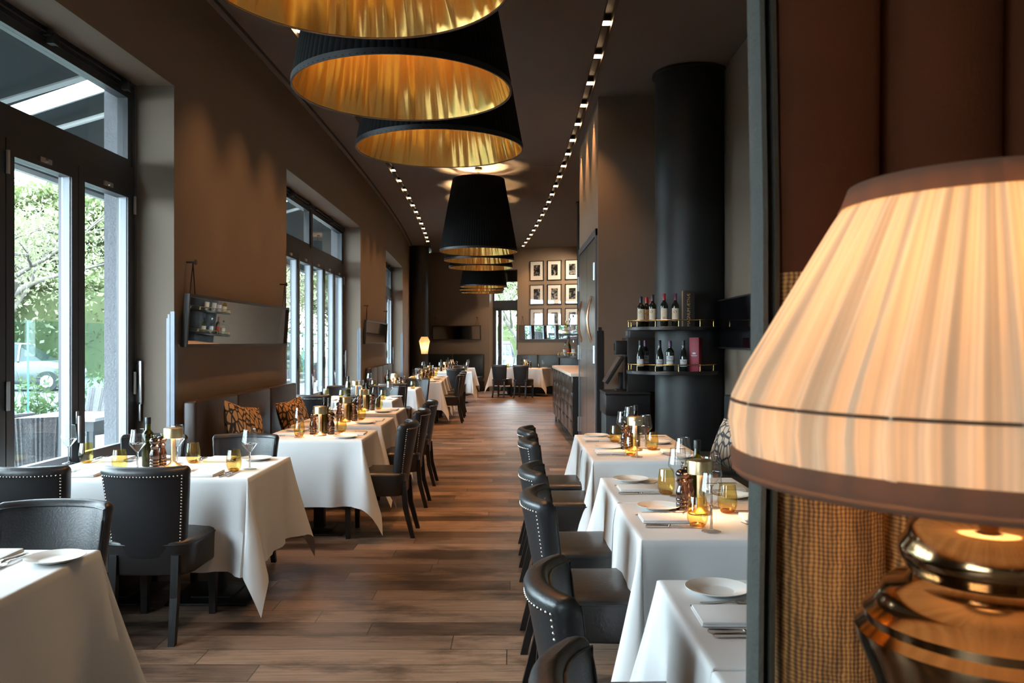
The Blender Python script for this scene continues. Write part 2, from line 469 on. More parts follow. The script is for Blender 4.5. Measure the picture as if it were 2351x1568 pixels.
def photo_mat(name, seed):
    m, nt, b, out = nodes(name)
    L = nt.links
    tc = N(nt, 'ShaderNodeTexCoord')
    mp = N(nt, 'ShaderNodeMapping'); mp.inputs['Location'].default_value = (seed * 3.1, seed * 1.7, seed); L.new(tc.outputs['Object'], mp.inputs[0])
    nz = N(nt, 'ShaderNodeTexNoise'); nz.inputs['Scale'].default_value = 9; nz.inputs['Detail'].default_value = 4; nz.inputs['Distortion'].default_value = 1.4
    L.new(mp.outputs[0], nz.inputs['Vector'])
    rp = N(nt, 'ShaderNodeValToRGB'); e = rp.color_ramp.elements
    e[0].position = .48; e[0].color = (.012, .012, .012, 1); e[1].position = .68; e[1].color = (.42, .41, .39, 1)
    L.new(nz.outputs['Fac'], rp.inputs[0]); L.new(rp.outputs[0], b.inputs['Base Color'])
    b.inputs['Roughness'].default_value = .3
    return m

def text(name, s, size, mat, parent, M4, extrude=0.0006, fn=None, align='CENTER'):
    cu = bpy.data.curves.new(name, 'FONT'); cu.body = s; cu.size = size; cu.align_x = align; cu.align_y = 'CENTER'; cu.extrude = extrude
    o = bpy.data.objects.new(name + '_curve', cu); col.objects.link(o)
    dg = bpy.context.evaluated_depsgraph_get(); dg.update()
    me = bpy.data.meshes.new_from_object(o.evaluated_get(dg))
    bpy.data.objects.remove(o); bpy.data.curves.remove(cu)
    for v in me.vertices:
        v.co = M4 @ (fn(v.co) if fn else v.co)
    me.materials.clear(); me.materials.append(mat)
    ob = bpy.data.objects.new(name, me); col.objects.link(ob); ob.parent = parent
    return ob
# ---------------------------------------------------------------- the room shell
ZC = 4.25
struct(MB().box(-3.0, 2.9, -7, 26.5, -.10, 0, .5).build('floor', M['floor'], bend=True))
c_ = MB()
for (a, b_) in ((-3.1, -2.385), (-2.35, -1.925), (-1.83, .79), (.885, 2.95)):
    c_.box(a, b_, -7, 26.5, ZC, ZC + .16, .5)
c_.box(-3.1, 2.95, -7, 26.5, ZC + .16, ZC + .25, .5)
c_.box(-1.9, .75, 12.895, 12.905, ZC - .0015, ZC + .01)
struct(c_.build('ceiling', M['ceil'], bend=True))
struct(MB().box(-2.385, -2.35, -6.8, 25.2, ZC + .03, ZC + .05, .5).build('trim_1', M['slot'], bend=True))
tr = MB()
for (a, b_) in ((-1.925, -1.83), (.79, .885)):
    tr.box(a, a + .006, -6.8, 24.0, ZC - .012, ZC + .12, .5).box(b_ - .006, b_, -6.8, 24.0, ZC - .012, ZC + .12, .5).box(a, b_, -6.8, 24.0, ZC + .09, ZC + .12, .5)
struct(tr.build('trim_2', M['track'], bend=True))

WIN = [(-5.9, -1.4), (1.55, 5.99), (8.86, 13.4), (16.7, 20.7)]
HEAD = 3.37
wl = MB()
for (a, b_) in ((-7, -5.9), (-1.4, 1.55), (5.99, 8.86), (13.4, 16.7), (20.7, 26.3)):
    wl.box(-2.73, -2.44, a, b_, 0, ZC, .4)
for (a, b_) in WIN:
    wl.box(-2.73, -2.44, a, b_, HEAD, ZC, .4)
struct(wl.build('wall_left', M['paint'], bend=True))
we = MB()
for (a, b_) in ((-7, -5.9), (-1.4, 1.55), (5.99, 8.86), (13.4, 16.7), (20.7, 26.3)):
    we.box(-2.90, -2.73, a + (.0 if a < -6 else -.10), b_ + .10, -.2, 5.2, .4)
for (a, b_) in WIN:
    we.box(-2.90, -2.73, a, b_, HEAD + .02, 5.2, .4)
struct(we.build('wall_exterior', M['stucco'], bend=True))
# right side: alcove wall, service block, back of room
struct(MB().box(2.14, 2.3, -7, 9.2, 0, ZC, .4).build('wall_right', M['paint'], bend=True))
struct(MB().box(.967, 2.9, 9.2, 11.6, 0, ZC, .3).build('wall_service', M['paint'], bend=True, bevel=0))
struct(MB().box(2.75, 2.9, 11.6, 26, 0, ZC, .4).build('wall_bar', M['paint'], bend=True))
struct(MB().box(-3.9, 2.4, -7.1, -6.9, 0, ZC).build('wall_rear', M['paint']))
# back wall, turned 21 degrees
BW = Matrix.Translation((.16, 24.35, 0)) @ Matrix.Rotation(R(-21.3), 4, 'Z')
BRZ = R(-21.3)
def bwp(x, y, z): return BW @ Vector((x, y, z))
wb = MB(BW)
wb.box(-3.9, -.90, 0, .35, 0, ZC); wb.box(.0, 3.4, 0, .35, 0, ZC); wb.box(-.90, 0, 0, .35, 3.64, ZC)
struct(wb.build('wall_back', M['paint']))
bb = MB()
for (a, b_) in ((5.99, 8.86), (13.4, 16.7), (20.7, 25.2)):
    bb.box(-2.44, -2.425, a, b_, 0, .10, .5)
struct(bb.build('baseboard_left', M['wood'], bend=True))
struct(MB().box(.955, .967, 9.2, 9.36, 0, .1).box(.967, 2.13, 9.188, 9.2, 0, .1).build('baseboard_right', M['wood'], bend=True))
b2 = MB(BW); b2.box(-3.6, -.9, -.012, 0, 0, .12).box(0, 3.2, -.012, 0, 0, .12)
struct(b2.build('baseboard_back', M['wood']))
# steel corner guards with a stepped top
def guard(name, y, sgn, t=-2.44, top=1.72):
    g = MB()
    th = .004
    for (ax0, ax1, z1) in ((0, .03, top), (.03, .045, top - .02), (.045, .055, top - .05)):
        g.box(t - ax1 - (0 if ax0 else -th), t - ax0 + (th if not ax0 else 0), y - th * sgn, y, 0, z1)
    for (ay0, ay1, z1) in ((0, .03, top), (.03, .045, top - .02), (.045, .055, top - .05)):
        g.box(t, t + th, y + sgn * ay0, y + sgn * ay1, 0, z1)
    struct(g.build(name, M['guard'], bend=True))
guard('trim_3', 5.99, 1); guard('trim_4', 13.4, 1); guard('trim_5', 20.7, 1); guard('trim_6', 8.86, -1)
g = MB(); g.box(.955, .972, 9.196, 9.25, 0, 1.62).box(.967, 1.03, 9.19, 9.2, 0, 1.62).box(.967, 1.005, 9.19, 9.2, 1.62, 1.66)
struct(g.build('trim_7', M['black'], bend=True))
# round columns
def column(name, t, y, r):
    m = MB(); m.lathe([(r, 0), (r, ZC)], 48, (t + C(y), y, 0))
    m.lathe([(r + .03, ZC - .004), (r + .03, ZC - .03), (r, ZC - .03)], 48, (t + C(y), y, 0))
    struct(m.build(name, M['colblack'], smooth=40))
column('column_wine', 1.833, 8.42, .355)
column('column_bar', 1.76, 16.2, .355)
column('column_corner', -2.16, 23.75, .27)

# windows: fixed light above, folding leaves below
def window(n, y0, y1, nl):
    root = thing('window_%d' % n, None, None, (0, 0, 0), kind='structure')
    fr = MB(); X0, X1 = -2.79, -2.715
    ym = (y0 + y1) / 2
    TZ0, TZ1 = 2.62, 2.76
    fr.box(X0, X1, y0, y0 + .06, 0, HEAD, .4).box(X0, X1, y1 - .06, y1, 0, HEAD, .4)
    fr.box(X0, X1, y0, y1, HEAD - .07, HEAD, .4).box(X0, X1, y0, y1, TZ0, TZ1, .4).box(X0, X1, y0, y1, 0, .03, .4)
    fr.box(X0, X1, ym - .05, ym + .05, TZ1, HEAD - .07)
    fr.build('window_frame', M['alu'], root, bend=True)
    st = MB()
    st.box(-2.735, -2.715, y1 - .025, y1, 0, HEAD - .01).box(-2.735, -2.715, y0, y1, HEAD - .02, HEAD, .4)
    st.build('frame_strip', M['guard'], root, bend=True)
    for (a, b_) in ((y0 + .06, ym - .05), (ym + .05, y1 - .06)):
        s = MB(); z0, z1 = TZ1, HEAD - .07
        s.box(X0 - .01, X1 - .01, a, b_, z0, z0 + .05, .4).box(X0 - .01, X1 - .01, a, b_, z1 - .05, z1, .4)
        s.box(X0 - .01, X1 - .01, a, a + .05, z0, z1).box(X0 - .01, X1 - .01, b_ - .05, b_, z0, z1)
        so_ = s.build('top_light_sash', M['alu'], root, bend=True)
        MB().box(-2.762, -2.756, a + .05, b_ - .05, z0 + .05, z1 - .05, .5).build('pane', M['window'], so_, bend=True)
        m = MB()
        for q in (.5, .92):
            yq = a + (b_ - a) * q
            m.box(-2.715, -2.67, yq - .05, yq + .05, HEAD - .06, HEAD - .03).box(-2.705, -2.66, yq - .02, yq + .03, HEAD - .10, HEAD - .04)
        m.tube([(-2.69 + C(a + .1) - C(a + .1), a + .1, HEAD - .045), (-2.69, b_ - .05, HEAD - .045)], .008, 6)
        m.build('window_opener', M['slot'], so_, bend=True)
    lw = (y1 - y0 - .12) / nl
    for i in range(nl):
        a = y0 + .06 + lw * i; b_ = a + lw
        s = MB()
        s.box(X0 - .005, X1 + .005, a + .004, a + .075, .03, TZ0).box(X0 - .005, X1 + .005, b_ - .075, b_ - .004, .03, TZ0)
        s.box(X0 - .005, X1 + .005, a + .075, b_ - .075, TZ0 - .09, TZ0).box(X0 - .005, X1 + .005, a + .075, b_ - .075, .03, .10)
        so_ = s.build('door_leaf', M['alu'], root, bend=True)
        # bright glazing bead facing the glass
        g_ = MB()
        for (ya, yb) in ((a + .075, a + .081), (b_ - .081, b_ - .075)):
            g_.box(-2.774, -2.722, ya, yb, .78, TZ0 - .09)
        g_.build('glazing_bead', M['alup'], so_, bend=True)
        MB().box(-2.775, -2.735, a + .075, b_ - .075, .10, .78).build('bottom_panel', M['alup'], so_, bend=True)
        MB().box(-2.762, -2.756, a + .081, b_ - .081, .78, TZ0 - .09).build('pane', M['window'], so_, bend=True)
        h = MB()
        if i % 2 == 0:
            h.box(-2.71, -2.695, b_ - .045, b_ - .02, .98, 1.06).box(-2.695, -2.68, b_ - .043, b_ - .022, .86, 1.03)
            h.build('leaf_handle', M['steel'], so_, bend=True, bevel=.003)
        else:
            h.tube([(-2.70, b_ - .0, 1.12), (-2.70, b_ - .0, 1.28)], .012, 8).tube([(-2.70, b_ - .0, 2.42), (-2.70, b_ - .0, 2.55)], .012, 8)
            h.build('leaf_hinge', M['steel'], so_, bend=True, smooth=40)
        k = MB(); k.box(-2.712, -2.70, a + lw * .42, a + lw * .58, TZ0 - .065, TZ0 - .035).sphere((-2.70, a + lw * .5, TZ0 - .05), .014)
        k.build('roller_catch', M['steel'], so_, bend=True)
    d = MB()                     # long restraint arm on the jamb
    d.box(-2.712, -2.69, y1 - .02, y1 - .006, 1.06, 1.33).box(-2.70, -2.665, y1 - .03, y1 - .012, 1.04, 1.36).box(-2.69, -2.672, y1 - .03, y1 - .012, .92, 1.06)
    d.build('door_restraint', M['steel'], root, bend=True, bevel=.003)
for i, (a, b_) in enumerate(WIN): window(i, a, b_, 6) if i else window(5, a, b_, 6)
# back window
root = thing('window_4', None, None, (0, 0, 0), kind='structure')
f = MB(BW); F0, F1 = .25, .33
f.box(-.90, -.84, F0, F1, 0, 3.64).box(-.06, 0, F0, F1, 0, 3.64).box(-.84, -.06, F0, F1, 3.30, 3.64).box(-.84, -.06, F0, F1, 2.52, 2.74).box(-.84, -.06, F0, F1, 0, .05)
f.build('window_frame', M['alu'], root)
MB(BW).box(-.84, -.06, .285, .292, 2.74, 3.30).build('top_light_pane', M['window'], root)
MB(BW).box(-.10, -.085, .27, .30, 2.74, 3.30).build('glazing_bar', M['alu'], root)
for (a, b_) in ((-.84, -.66), (-.66, -.06)):
    s = MB(BW); s.box(a, a + .06, F0 - .01, F1, .05, 2.52).box(b_ - .06, b_, F0 - .01, F1, .05, 2.52).box(a, b_, F0 - .01, F1, 2.44, 2.52).box(a, b_, F0 - .01, F1, .05, .75)
    so_ = s.build('door_leaf', M['alu'], root)
    MB(BW).box(a + .06, b_ - .06, .285, .292, .75, 2.44).build('pane', M['window'], so_)
    MB(BW).box(b_ - .045, b_ - .02, F0 - .04, F0 - .01, 1.05, 1.25).build('leaf_handle', M['steel'], so_)

# service door in the block's side: two steel leaves with bowed copper handles
root = thing('door_1', None, None, (0, 0, 0), kind='structure')
f = MB(); f.box(.945, .975, 9.27, 9.35, 0, 2.78).box(.945, .975, 11.42, 11.5, 0, 2.78).box(.945, .975, 9.27, 11.5, 2.70, 2.78)
f.build('door_frame', M['guard'], root, bend=True)
for (a, b_, hy) in ((9.36, 10.38, 9.78), (10.40, 11.41, 11.05)):
    l = MB(); l.box(.952, .966, a, b_, 1.40, 2.69); lf = l.build('door_leaf', M['doorsteel'], root, bend=True)
    MB().box(.950, .966, a, b_, .02, 1.40).build('kick_plate', M['kick'], lf, bend=True)
    h = MB(); h.tube([(.952, hy, 1.49)] + [(0.95 - .05 * math.sin(PI * q / 10), hy, 1.49 + .055 * q) for q in range(1, 10)] + [(.952, hy, 2.04)], .017, 8)
    h.build('bow_handle', M['copper'], lf, smooth=40, bend=True)
    k = MB()
    for z in (.25, 1.25, 2.2):
        k.tube([(.94, b_ + .01 if b_ > 11 else a - .01, z), (.94, b_ + .01 if b_ > 11 else a - .01, z + .2)], .016, 8)
    k.build('door_hinge', M['steel'], lf, bend=True, smooth=40)

# ---------------------------------------------------------------- recessed ceiling spots in the two tracks
def mk_spot():
    t = thing('ceiling_spotlight', '', 'ceiling light')
    MB().box(-.040, .040, -.045, .045, .045, .088).build('housing', M['slot'], t)
    MB().box(-.036, .036, -.030, .030, .03, .045).build('lens', M['spotglow'], t)
    l = bpy.data.lights.new('spot_beam', 'SPOT'); l.energy = SPOT; l.color = (1.0, .49, .20); l.spot_size = R(68); l.spot_blend = .9; l.shadow_soft_size = .03
    o = bpy.data.objects.new('spot_beam', l); col.objects.link(o); o.parent = t; o.location = (0, 0, .02)
    return t
SPOT = 105.0
sp = Proto(mk_spot)
k = 0
y = 2.2
i = 0
while y < 23.6:
    if y > 6.2:
        sp.put((-1.8775 + C(y), y, ZC), yaw_at(y), '%s glowing spotlight from the front in the window-side ceiling track' % ORD[i], 'window-side track spotlights'); i += 1
    y += .857
y = 3.0; i = 0
while y < 23.9:
    if y > 6.2:
        sp.put((.8375 + C(y), y, ZC), yaw_at(y), '%s glowing spotlight from the front in the bar-side ceiling track' % ORD[i], 'bar-side track spotlights'); i += 1
    y += .835

for i, y in enumerate((19.3, 20.6)):  # extra lamps hidden by the service wall, added to brighten the back wall
    sp.put((2.33 + C(y), y, ZC - .09), yaw_at(y), '%s added fill spotlight over the bar, unseen behind the service wall' % ORD[i], 'added unseen fill spotlights over the bar')

for i, (x, y, a, rz) in enumerate(((1.95, 22.0, 58, 21), (2.2, 21.7, 63, 31))):  # tilted fill lamps out of view, added to lift the picture mats
    o = sp.put((x, y, ZC - .10), R(rz), 'added unseen fill spotlight turned to the framed photographs, %s' % ('nearer the room' if i == 0 else 'farther over the bar'), 'added unseen fill spotlights over the bar')
    o.rotation_euler[0] = R(a)
    for c in o.children:
        if c.type == 'LIGHT': c.data = c.data.copy(); c.data.energy = 260.0; c.data.color = (1.0, .74, .50)
# ---------------------------------------------------------------- pendants: black pleated outside, gold satin inside
PEND = 42.0
def mk_pendant():
    t = thing('pendant_lamp', '', 'pendant light')
    zb, zt, rb, rt = 0.0, 1.14, .612, .405
    n = 220
    def out_fn(r, z, a): return r + .005 * abs(math.cos(a * 48))
    m = MB(); m.lathe([(rb + (rt - rb) * q / 4, zt * q / 4) for q in range(5)], 384, fn=out_fn)
    m.build('shade', M['shade'], t, smooth=22)
    def in_fn(r, z, a):
        k = 1 - z / zt
        f = .034 * abs(mnoise.noise(Vector((math.cos(a) * 5.5, math.sin(a) * 5.5, z * .8)))) + .018 * mnoise.noise(Vector((math.cos(a) * 15, math.sin(a) * 17, z * 1.6 + 5))) + .004 * mnoise.noise(Vector((math.cos(a) * 40, math.sin(a) * 40, z * 3)))
        return r - .0075 - max(0, .028 - 1.4 * f) * min(1, z / .16)
    m = MB(); m.lathe([(rb + (rt - rb) * q / 10, zt * q / 10) for q in range(11)], n, fn=in_fn)
    m.build('satin_lining', M['satin'], t, smooth=80)
    m = MB(); m.lathe([(rb + .004, -.006), (rb + .004, .028), (rb - .006, .020), (rb - .006, -.006), (rb + .004, -.006)], 96)
    m.build('bottom_binding', M['black'], t, smooth=40)
    m = MB(); m.lathe([(rt + .004, zt - .02), (rt + .004, zt + .005), (rt - .016, zt + .005), (rt - .016, zt - .02), (rt + .004, zt - .02)], 72)
    m.build('top_binding', M['black'], t, smooth=40)
    m = MB()
    for a in (0, 1, 2):
        ang = a * 2 * PI / 3 + .4
        m.tube([(0, 0, zt - .01), ((rt - .01) * math.cos(ang), (rt - .01) * math.sin(ang), zt - .01)], .006, 6)
    for rr, w__ in ((.19, .05), (.31, .03)):
        m.lathe([(rr, zt - .02), (rr + w__, zt - .02), (rr + w__, zt), (rr, zt), (rr, zt - .02)], 40)
    m.build('spider_ring', M['black'], t)
    m = MB(); m.lathe([(.013, .93), (.013, ZC - 2.92)], 12); m.build('stem', M['chrome'], t, smooth=40)
    m = MB(); m.lathe([(.013, ZC - 2.92 - .05), (.06, ZC - 2.92 - .035), (.065, ZC - 2.92)], 24, cap1=True); m.build('canopy', M['chrome'], t, smooth=40)
    m = MB()
    for a in range(3):
        ang = a * 2 * PI / 3
        p = (.07 * math.cos(ang), .07 * math.sin(ang), .89)
        m.tube([(0, 0, .93), (p[0], p[1], .93), (p[0], p[1], .89)], .009, 6)
    m.build('bulb_holder', M['black'], t)
    for a in range(3):
        ang = a * 2 * PI / 3
        MB().sphere((.07 * math.cos(ang), .07 * math.sin(ang), .85), .032, 12, 8).build('bulb', M['bulb'], t, smooth=60)
    l = bpy.data.lights.new('pendant_light', 'POINT'); l.energy = PEND; l.color = WARM; l.shadow_soft_size = .025
    o = bpy.data.objects.new('pendant_light', l); col.objects.link(o); o.parent = t; o.location = (0, 0, .78)
    MB().sphere((.05, 0, 1.0), .026, 12, 8).build('bulb', M['bulb'], t, smooth=60)
    l = bpy.data.lights.new('pendant_uplight', 'SPOT'); l.spot_size = R(172); l.spot_blend = .05; l.energy = 420.0; l.color = WARM; l.shadow_soft_size = .045
    o = bpy.data.objects.new('pendant_uplight', l); col.objects.link(o); o.parent = t; o.location = (.05, 0, .98); o.rotation_euler = (PI, 0, 0)
    return t
pd = Proto(mk_pendant)
PN = [(-.609, 3.22, 'huge black pleated pendant nearest the camera, its gold lining cut by the top edge'),
      (-.618, 4.64, 'black pleated pendant with wide gold lining, second in the front row of three'),
      (-.533, 6.06, 'black pleated pendant, rearmost of the front row of three'),
      (-.53, 12.95, 'tall black pendant seen whole with its metal stem, front of the middle group'),
      (-.575, 14.4, 'black pendant half hidden, second of the middle group'),
      (-.60, 15.8, 'black pendant showing a thin gold crescent, last of the middle group'),
      (-.74, 21.25, 'small looking black pendant before the back wall, front of the far group'),
      (-.83, 22.53, 'second pendant of the far group, by the back window'),
      (-.86, 23.81, 'pendant closest to the back wall, lowest gold crescent')]
for (x, y, lb) in PN: pd.put((x, y, 2.92), rnd.random() * 6, lb, 'black pleated pendants over the aisle')

# ---------------------------------------------------------------- chairs
def rrect(hx, y0, y1, z, n=7, p=5.0, fr=1.0):
    pts = []
    yc = (y0 + y1) / 2; hy = (y1 - y0) / 2
    K = 28
    for k in range(K):
        a = 2 * PI * k / K
        c, s_ = math.cos(a), math.sin(a)
        x = math.copysign(abs(c) ** (2 / p), c); y_ = math.copysign(abs(s_) ** (2 / p), s_)
        w_ = fr if y_ > 0 else 1.0
        pts.append((hx * x * (1 - (1 - w_) * max(0, y_)), yc + hy * y_, z))
    return pts
def back_row(z, hw, yb, wing, th):
    pts = []
    us = [-.93 + 1.86 * i / 10 for i in range(11)]
    f = lambda u: yb + wing * abs(u) ** 2.4
    for u in us: pts.append((u * hw, f(u), z))
    for a in (-60, -20, 20, 60): pts.append((hw * .93 + math.cos(R(a)) * hw * .07, f(.95) + th / 2 + math.sin(R(a)) * th / 2, z))
    for u in us[::-1]: pts.append((u * hw, f(u) + th, z))
    for a in (60, 20, -20, -60): pts.append((-hw * .93 - math.cos(R(a)) * hw * .07, f(.95) + th / 2 + math.sin(R(a)) * th / 2, z))
    return pts
def back_shape(q):      # q 0..1 up the back: z, half width, y of the rear face, wing, thickness
    return .405 + .46 * q, .182 + .040 * q, -.225 - .075 * q - .01 * q * q, .045 + .035 * q, .060 + .010 * q
def mk_chair():
    t = thing('dining_chair', '', 'chair')
    m = MB()
    m.loft([rrect(.215, -.215, .235, .325, fr=1.06), rrect(.222, -.222, .243, .335, fr=1.06), rrect(.226, -.224, .246, .46, fr=1.06), rrect(.228, -.225, .248, .477, fr=1.06),
            rrect(.222, -.222, .243, .492, fr=1.06), rrect(.20, -.205, .222, .503, fr=1.06), rrect(.13, -.15, .15, .510), rrect(.03, -.03, .03, .512)])
    m.build('seat', M['leatherseat'], t, smooth=60)
    p = MB(); ring = rrect(.2285, -.226, .2485, .478, fr=1.06); p.tube(ring + [ring[0]], .004, 6); p.build('seat_piping', M['leather'], t, smooth=60)
    rows = []
    for q in (0, .03, .2, .4, .6, .8, .92):
        z, hw, yb, wg, th = back_shape(q); rows.append(back_row(z, hw - (.008 if q == 0 else 0), yb + (.006 if q == 0 else 0), wg, th - (.012 if q == 0 else 0)))
    z, hw, yb, wg, th = back_shape(1.0)
    for (dz, dh, k) in ((-.014, 0, 1), (-.002, .003, .86), (.008, .010, .6), (.012, .018, .25)):
        rows.append(back_row(z + dz, hw - dh, yb + th * (1 - k) / 2, wg, th * k))
    MB().loft(rows).build('backrest', M['leather'], t, smooth=60)
    nm = MB(); pts = []
    for i in range(26): pts.append((1, .06 + .87 * i / 25))
    for (sd, q) in pts:
        z, hw, yb, wg, th = back_shape(q)
        for s_ in (-1, 1):
            u = .90 * s_; nm.sphere((u * hw, yb + wg * abs(u) ** 2.4 - .001, z), .0052, 7, 4)
    z, hw, yb, wg, th = back_shape(.93)
    for i in range(1, 24):
        u = -.90 + 1.8 * i / 24; nm.sphere((u * hw, yb + wg * abs(u) ** 2.4 - .001, z), .0052, 7, 4)
    nm.build('nailhead_trim', M['nail'], t, smooth=60)
    pp = MB()
    e = []
    for q in [i / 10 for i in range(11)]:
        z, hw, yb, wg, th = back_shape(q); e.append((.92 * hw, yb + wg * .85 + th + .001, z - .01))
    topz = [((.92 - 1.84 * i / 8) * hw, yb + wg * abs(.92 - 1.84 * i / 8) ** 2.4 + th + .001, z - .008) for i in range(1, 8)]
    pp.tube(e + topz + [(-a, b, c) for (a, b, c) in e[::-1]], .0035, 5); pp.build('back_piping', M['leather'], t, smooth=60)
    for sx in (-1, 1):
        l = MB(); x = .188 * sx
        l.loft([[(x - .017, .19, 0), (x + .017, .19, 0), (x + .017, .222, 0), (x - .017, .222, 0)], [(x - .022, .185, .34), (x + .022, .185, .34), (x + .022, .229, .34), (x - .022, .229, .34)]])
        l.build('leg', M['wood'], t)
        l = MB(); x = .155 * sx; x2 = .165 * sx
        l.loft([[(x2 - .016, -.300, 0), (x2 + .016, -.300, 0), (x2 + .016, -.268, 0), (x2 - .016, -.268, 0)], [(x - .019, -.246, .22), (x + .019, -.246, .22), (x + .019, -.208, .22), (x - .019, -.208, .22)],
                [(x - .019, -.230, .43), (x + .019, -.230, .43), (x + .019, -.190, .43), (x - .019, -.190, .43)]])
        l.build('leg', M['wood'], t)
    return t
ch = Proto(mk_chair)
W = 'black studded chair '
CH = [(-1.84, 4.32, 0, W + 'with its whole studded back to the camera, at the second window table'),
      (-2.45, 4.33, 0, W + 'cut by the picture edge, back turned, at the second window table'),
      (-1.77, 2.97, 180, W + 'facing the camera across the nearest, cropped window table'),
      (-1.785, 5.29, 180, W + 'facing the camera at the aisle end of the second window table'),
      (-2.40, 5.29, 180, W + 'facing the camera behind the oil bottle of the second window table'),
      (-1.04, 6.42, 90, W + 'standing in the aisle at the first brown banquette table'),
      (-1.06, 7.56, 90, W + 'standing in the aisle at the second brown banquette table'),
      (-1.09, 8.66, 90, W + 'standing in the aisle at the third brown banquette table'),
      (-2.34, 9.80, 0, W + 'turned from camera just past the brown banquette, middle bay first table'),
      (-1.76, 9.80, 0, W + 'turned from camera behind the brass lamps, middle bay first table aisle end'),
      (-2.40, 11.36, 180, W + 'facing the camera by the glass of the middle bay first table'),
      (-1.80, 11.36, 180, W + 'facing the camera at the aisle end of the middle bay first table'),
      (-1.78, 12.46, 0, W + 'turned from camera at the second table of the middle bay'),
      (-1.62, 13.75, 180, W + 'facing the camera across the second table of the middle bay'),
      (-1.20, 15.20, 90, W + 'first of the aisle chairs beside the far pier tables'),
      (-1.22, 16.25, 90, W + 'second of the aisle chairs beside the far pier tables'),
      (-1.26, 17.25, 90, W + 'third of the aisle chairs beside the far pier tables'),
      (-1.32, 19.35, 0, W + 'turned from camera at the aisle end of the farthest window table'),
      (-2.05, 19.35, 0, W + 'turned from camera by the glass of the farthest window table'),
      (-1.40, 21.2, 180, W + 'facing the camera across the farthest window table'),
      (-.27, 22.08, -21.3, W + 'with back to camera before the back window, farther one of two'),
      (.30, 21.78, -21.3, W + 'with back to camera before the back wall, nearer one of two'),
      (.34, 1.53, -90, W + 'lowest in view, cut by the bottom edge beside the curtain'),
      (.34, 2.20, -90, W + 'with a large round shouldered back at the nearest bar-side table'),
      (.34, 3.40, -90, W + 'at the near half of the middle bar-side table pair'),
      (.34, 4.10, -90, W + 'at the far half of the middle bar-side table pair'),
      (.345, 5.28, -90, W + 'at the near half of the far bar-side table pair'),
      (.345, 5.92, -90, W + 'at the far half of the far bar-side table pair')]
for (x, y, a, lb) in CH: ch.put((x, y, 0), R(a), lb, 'black studded dining chairs')

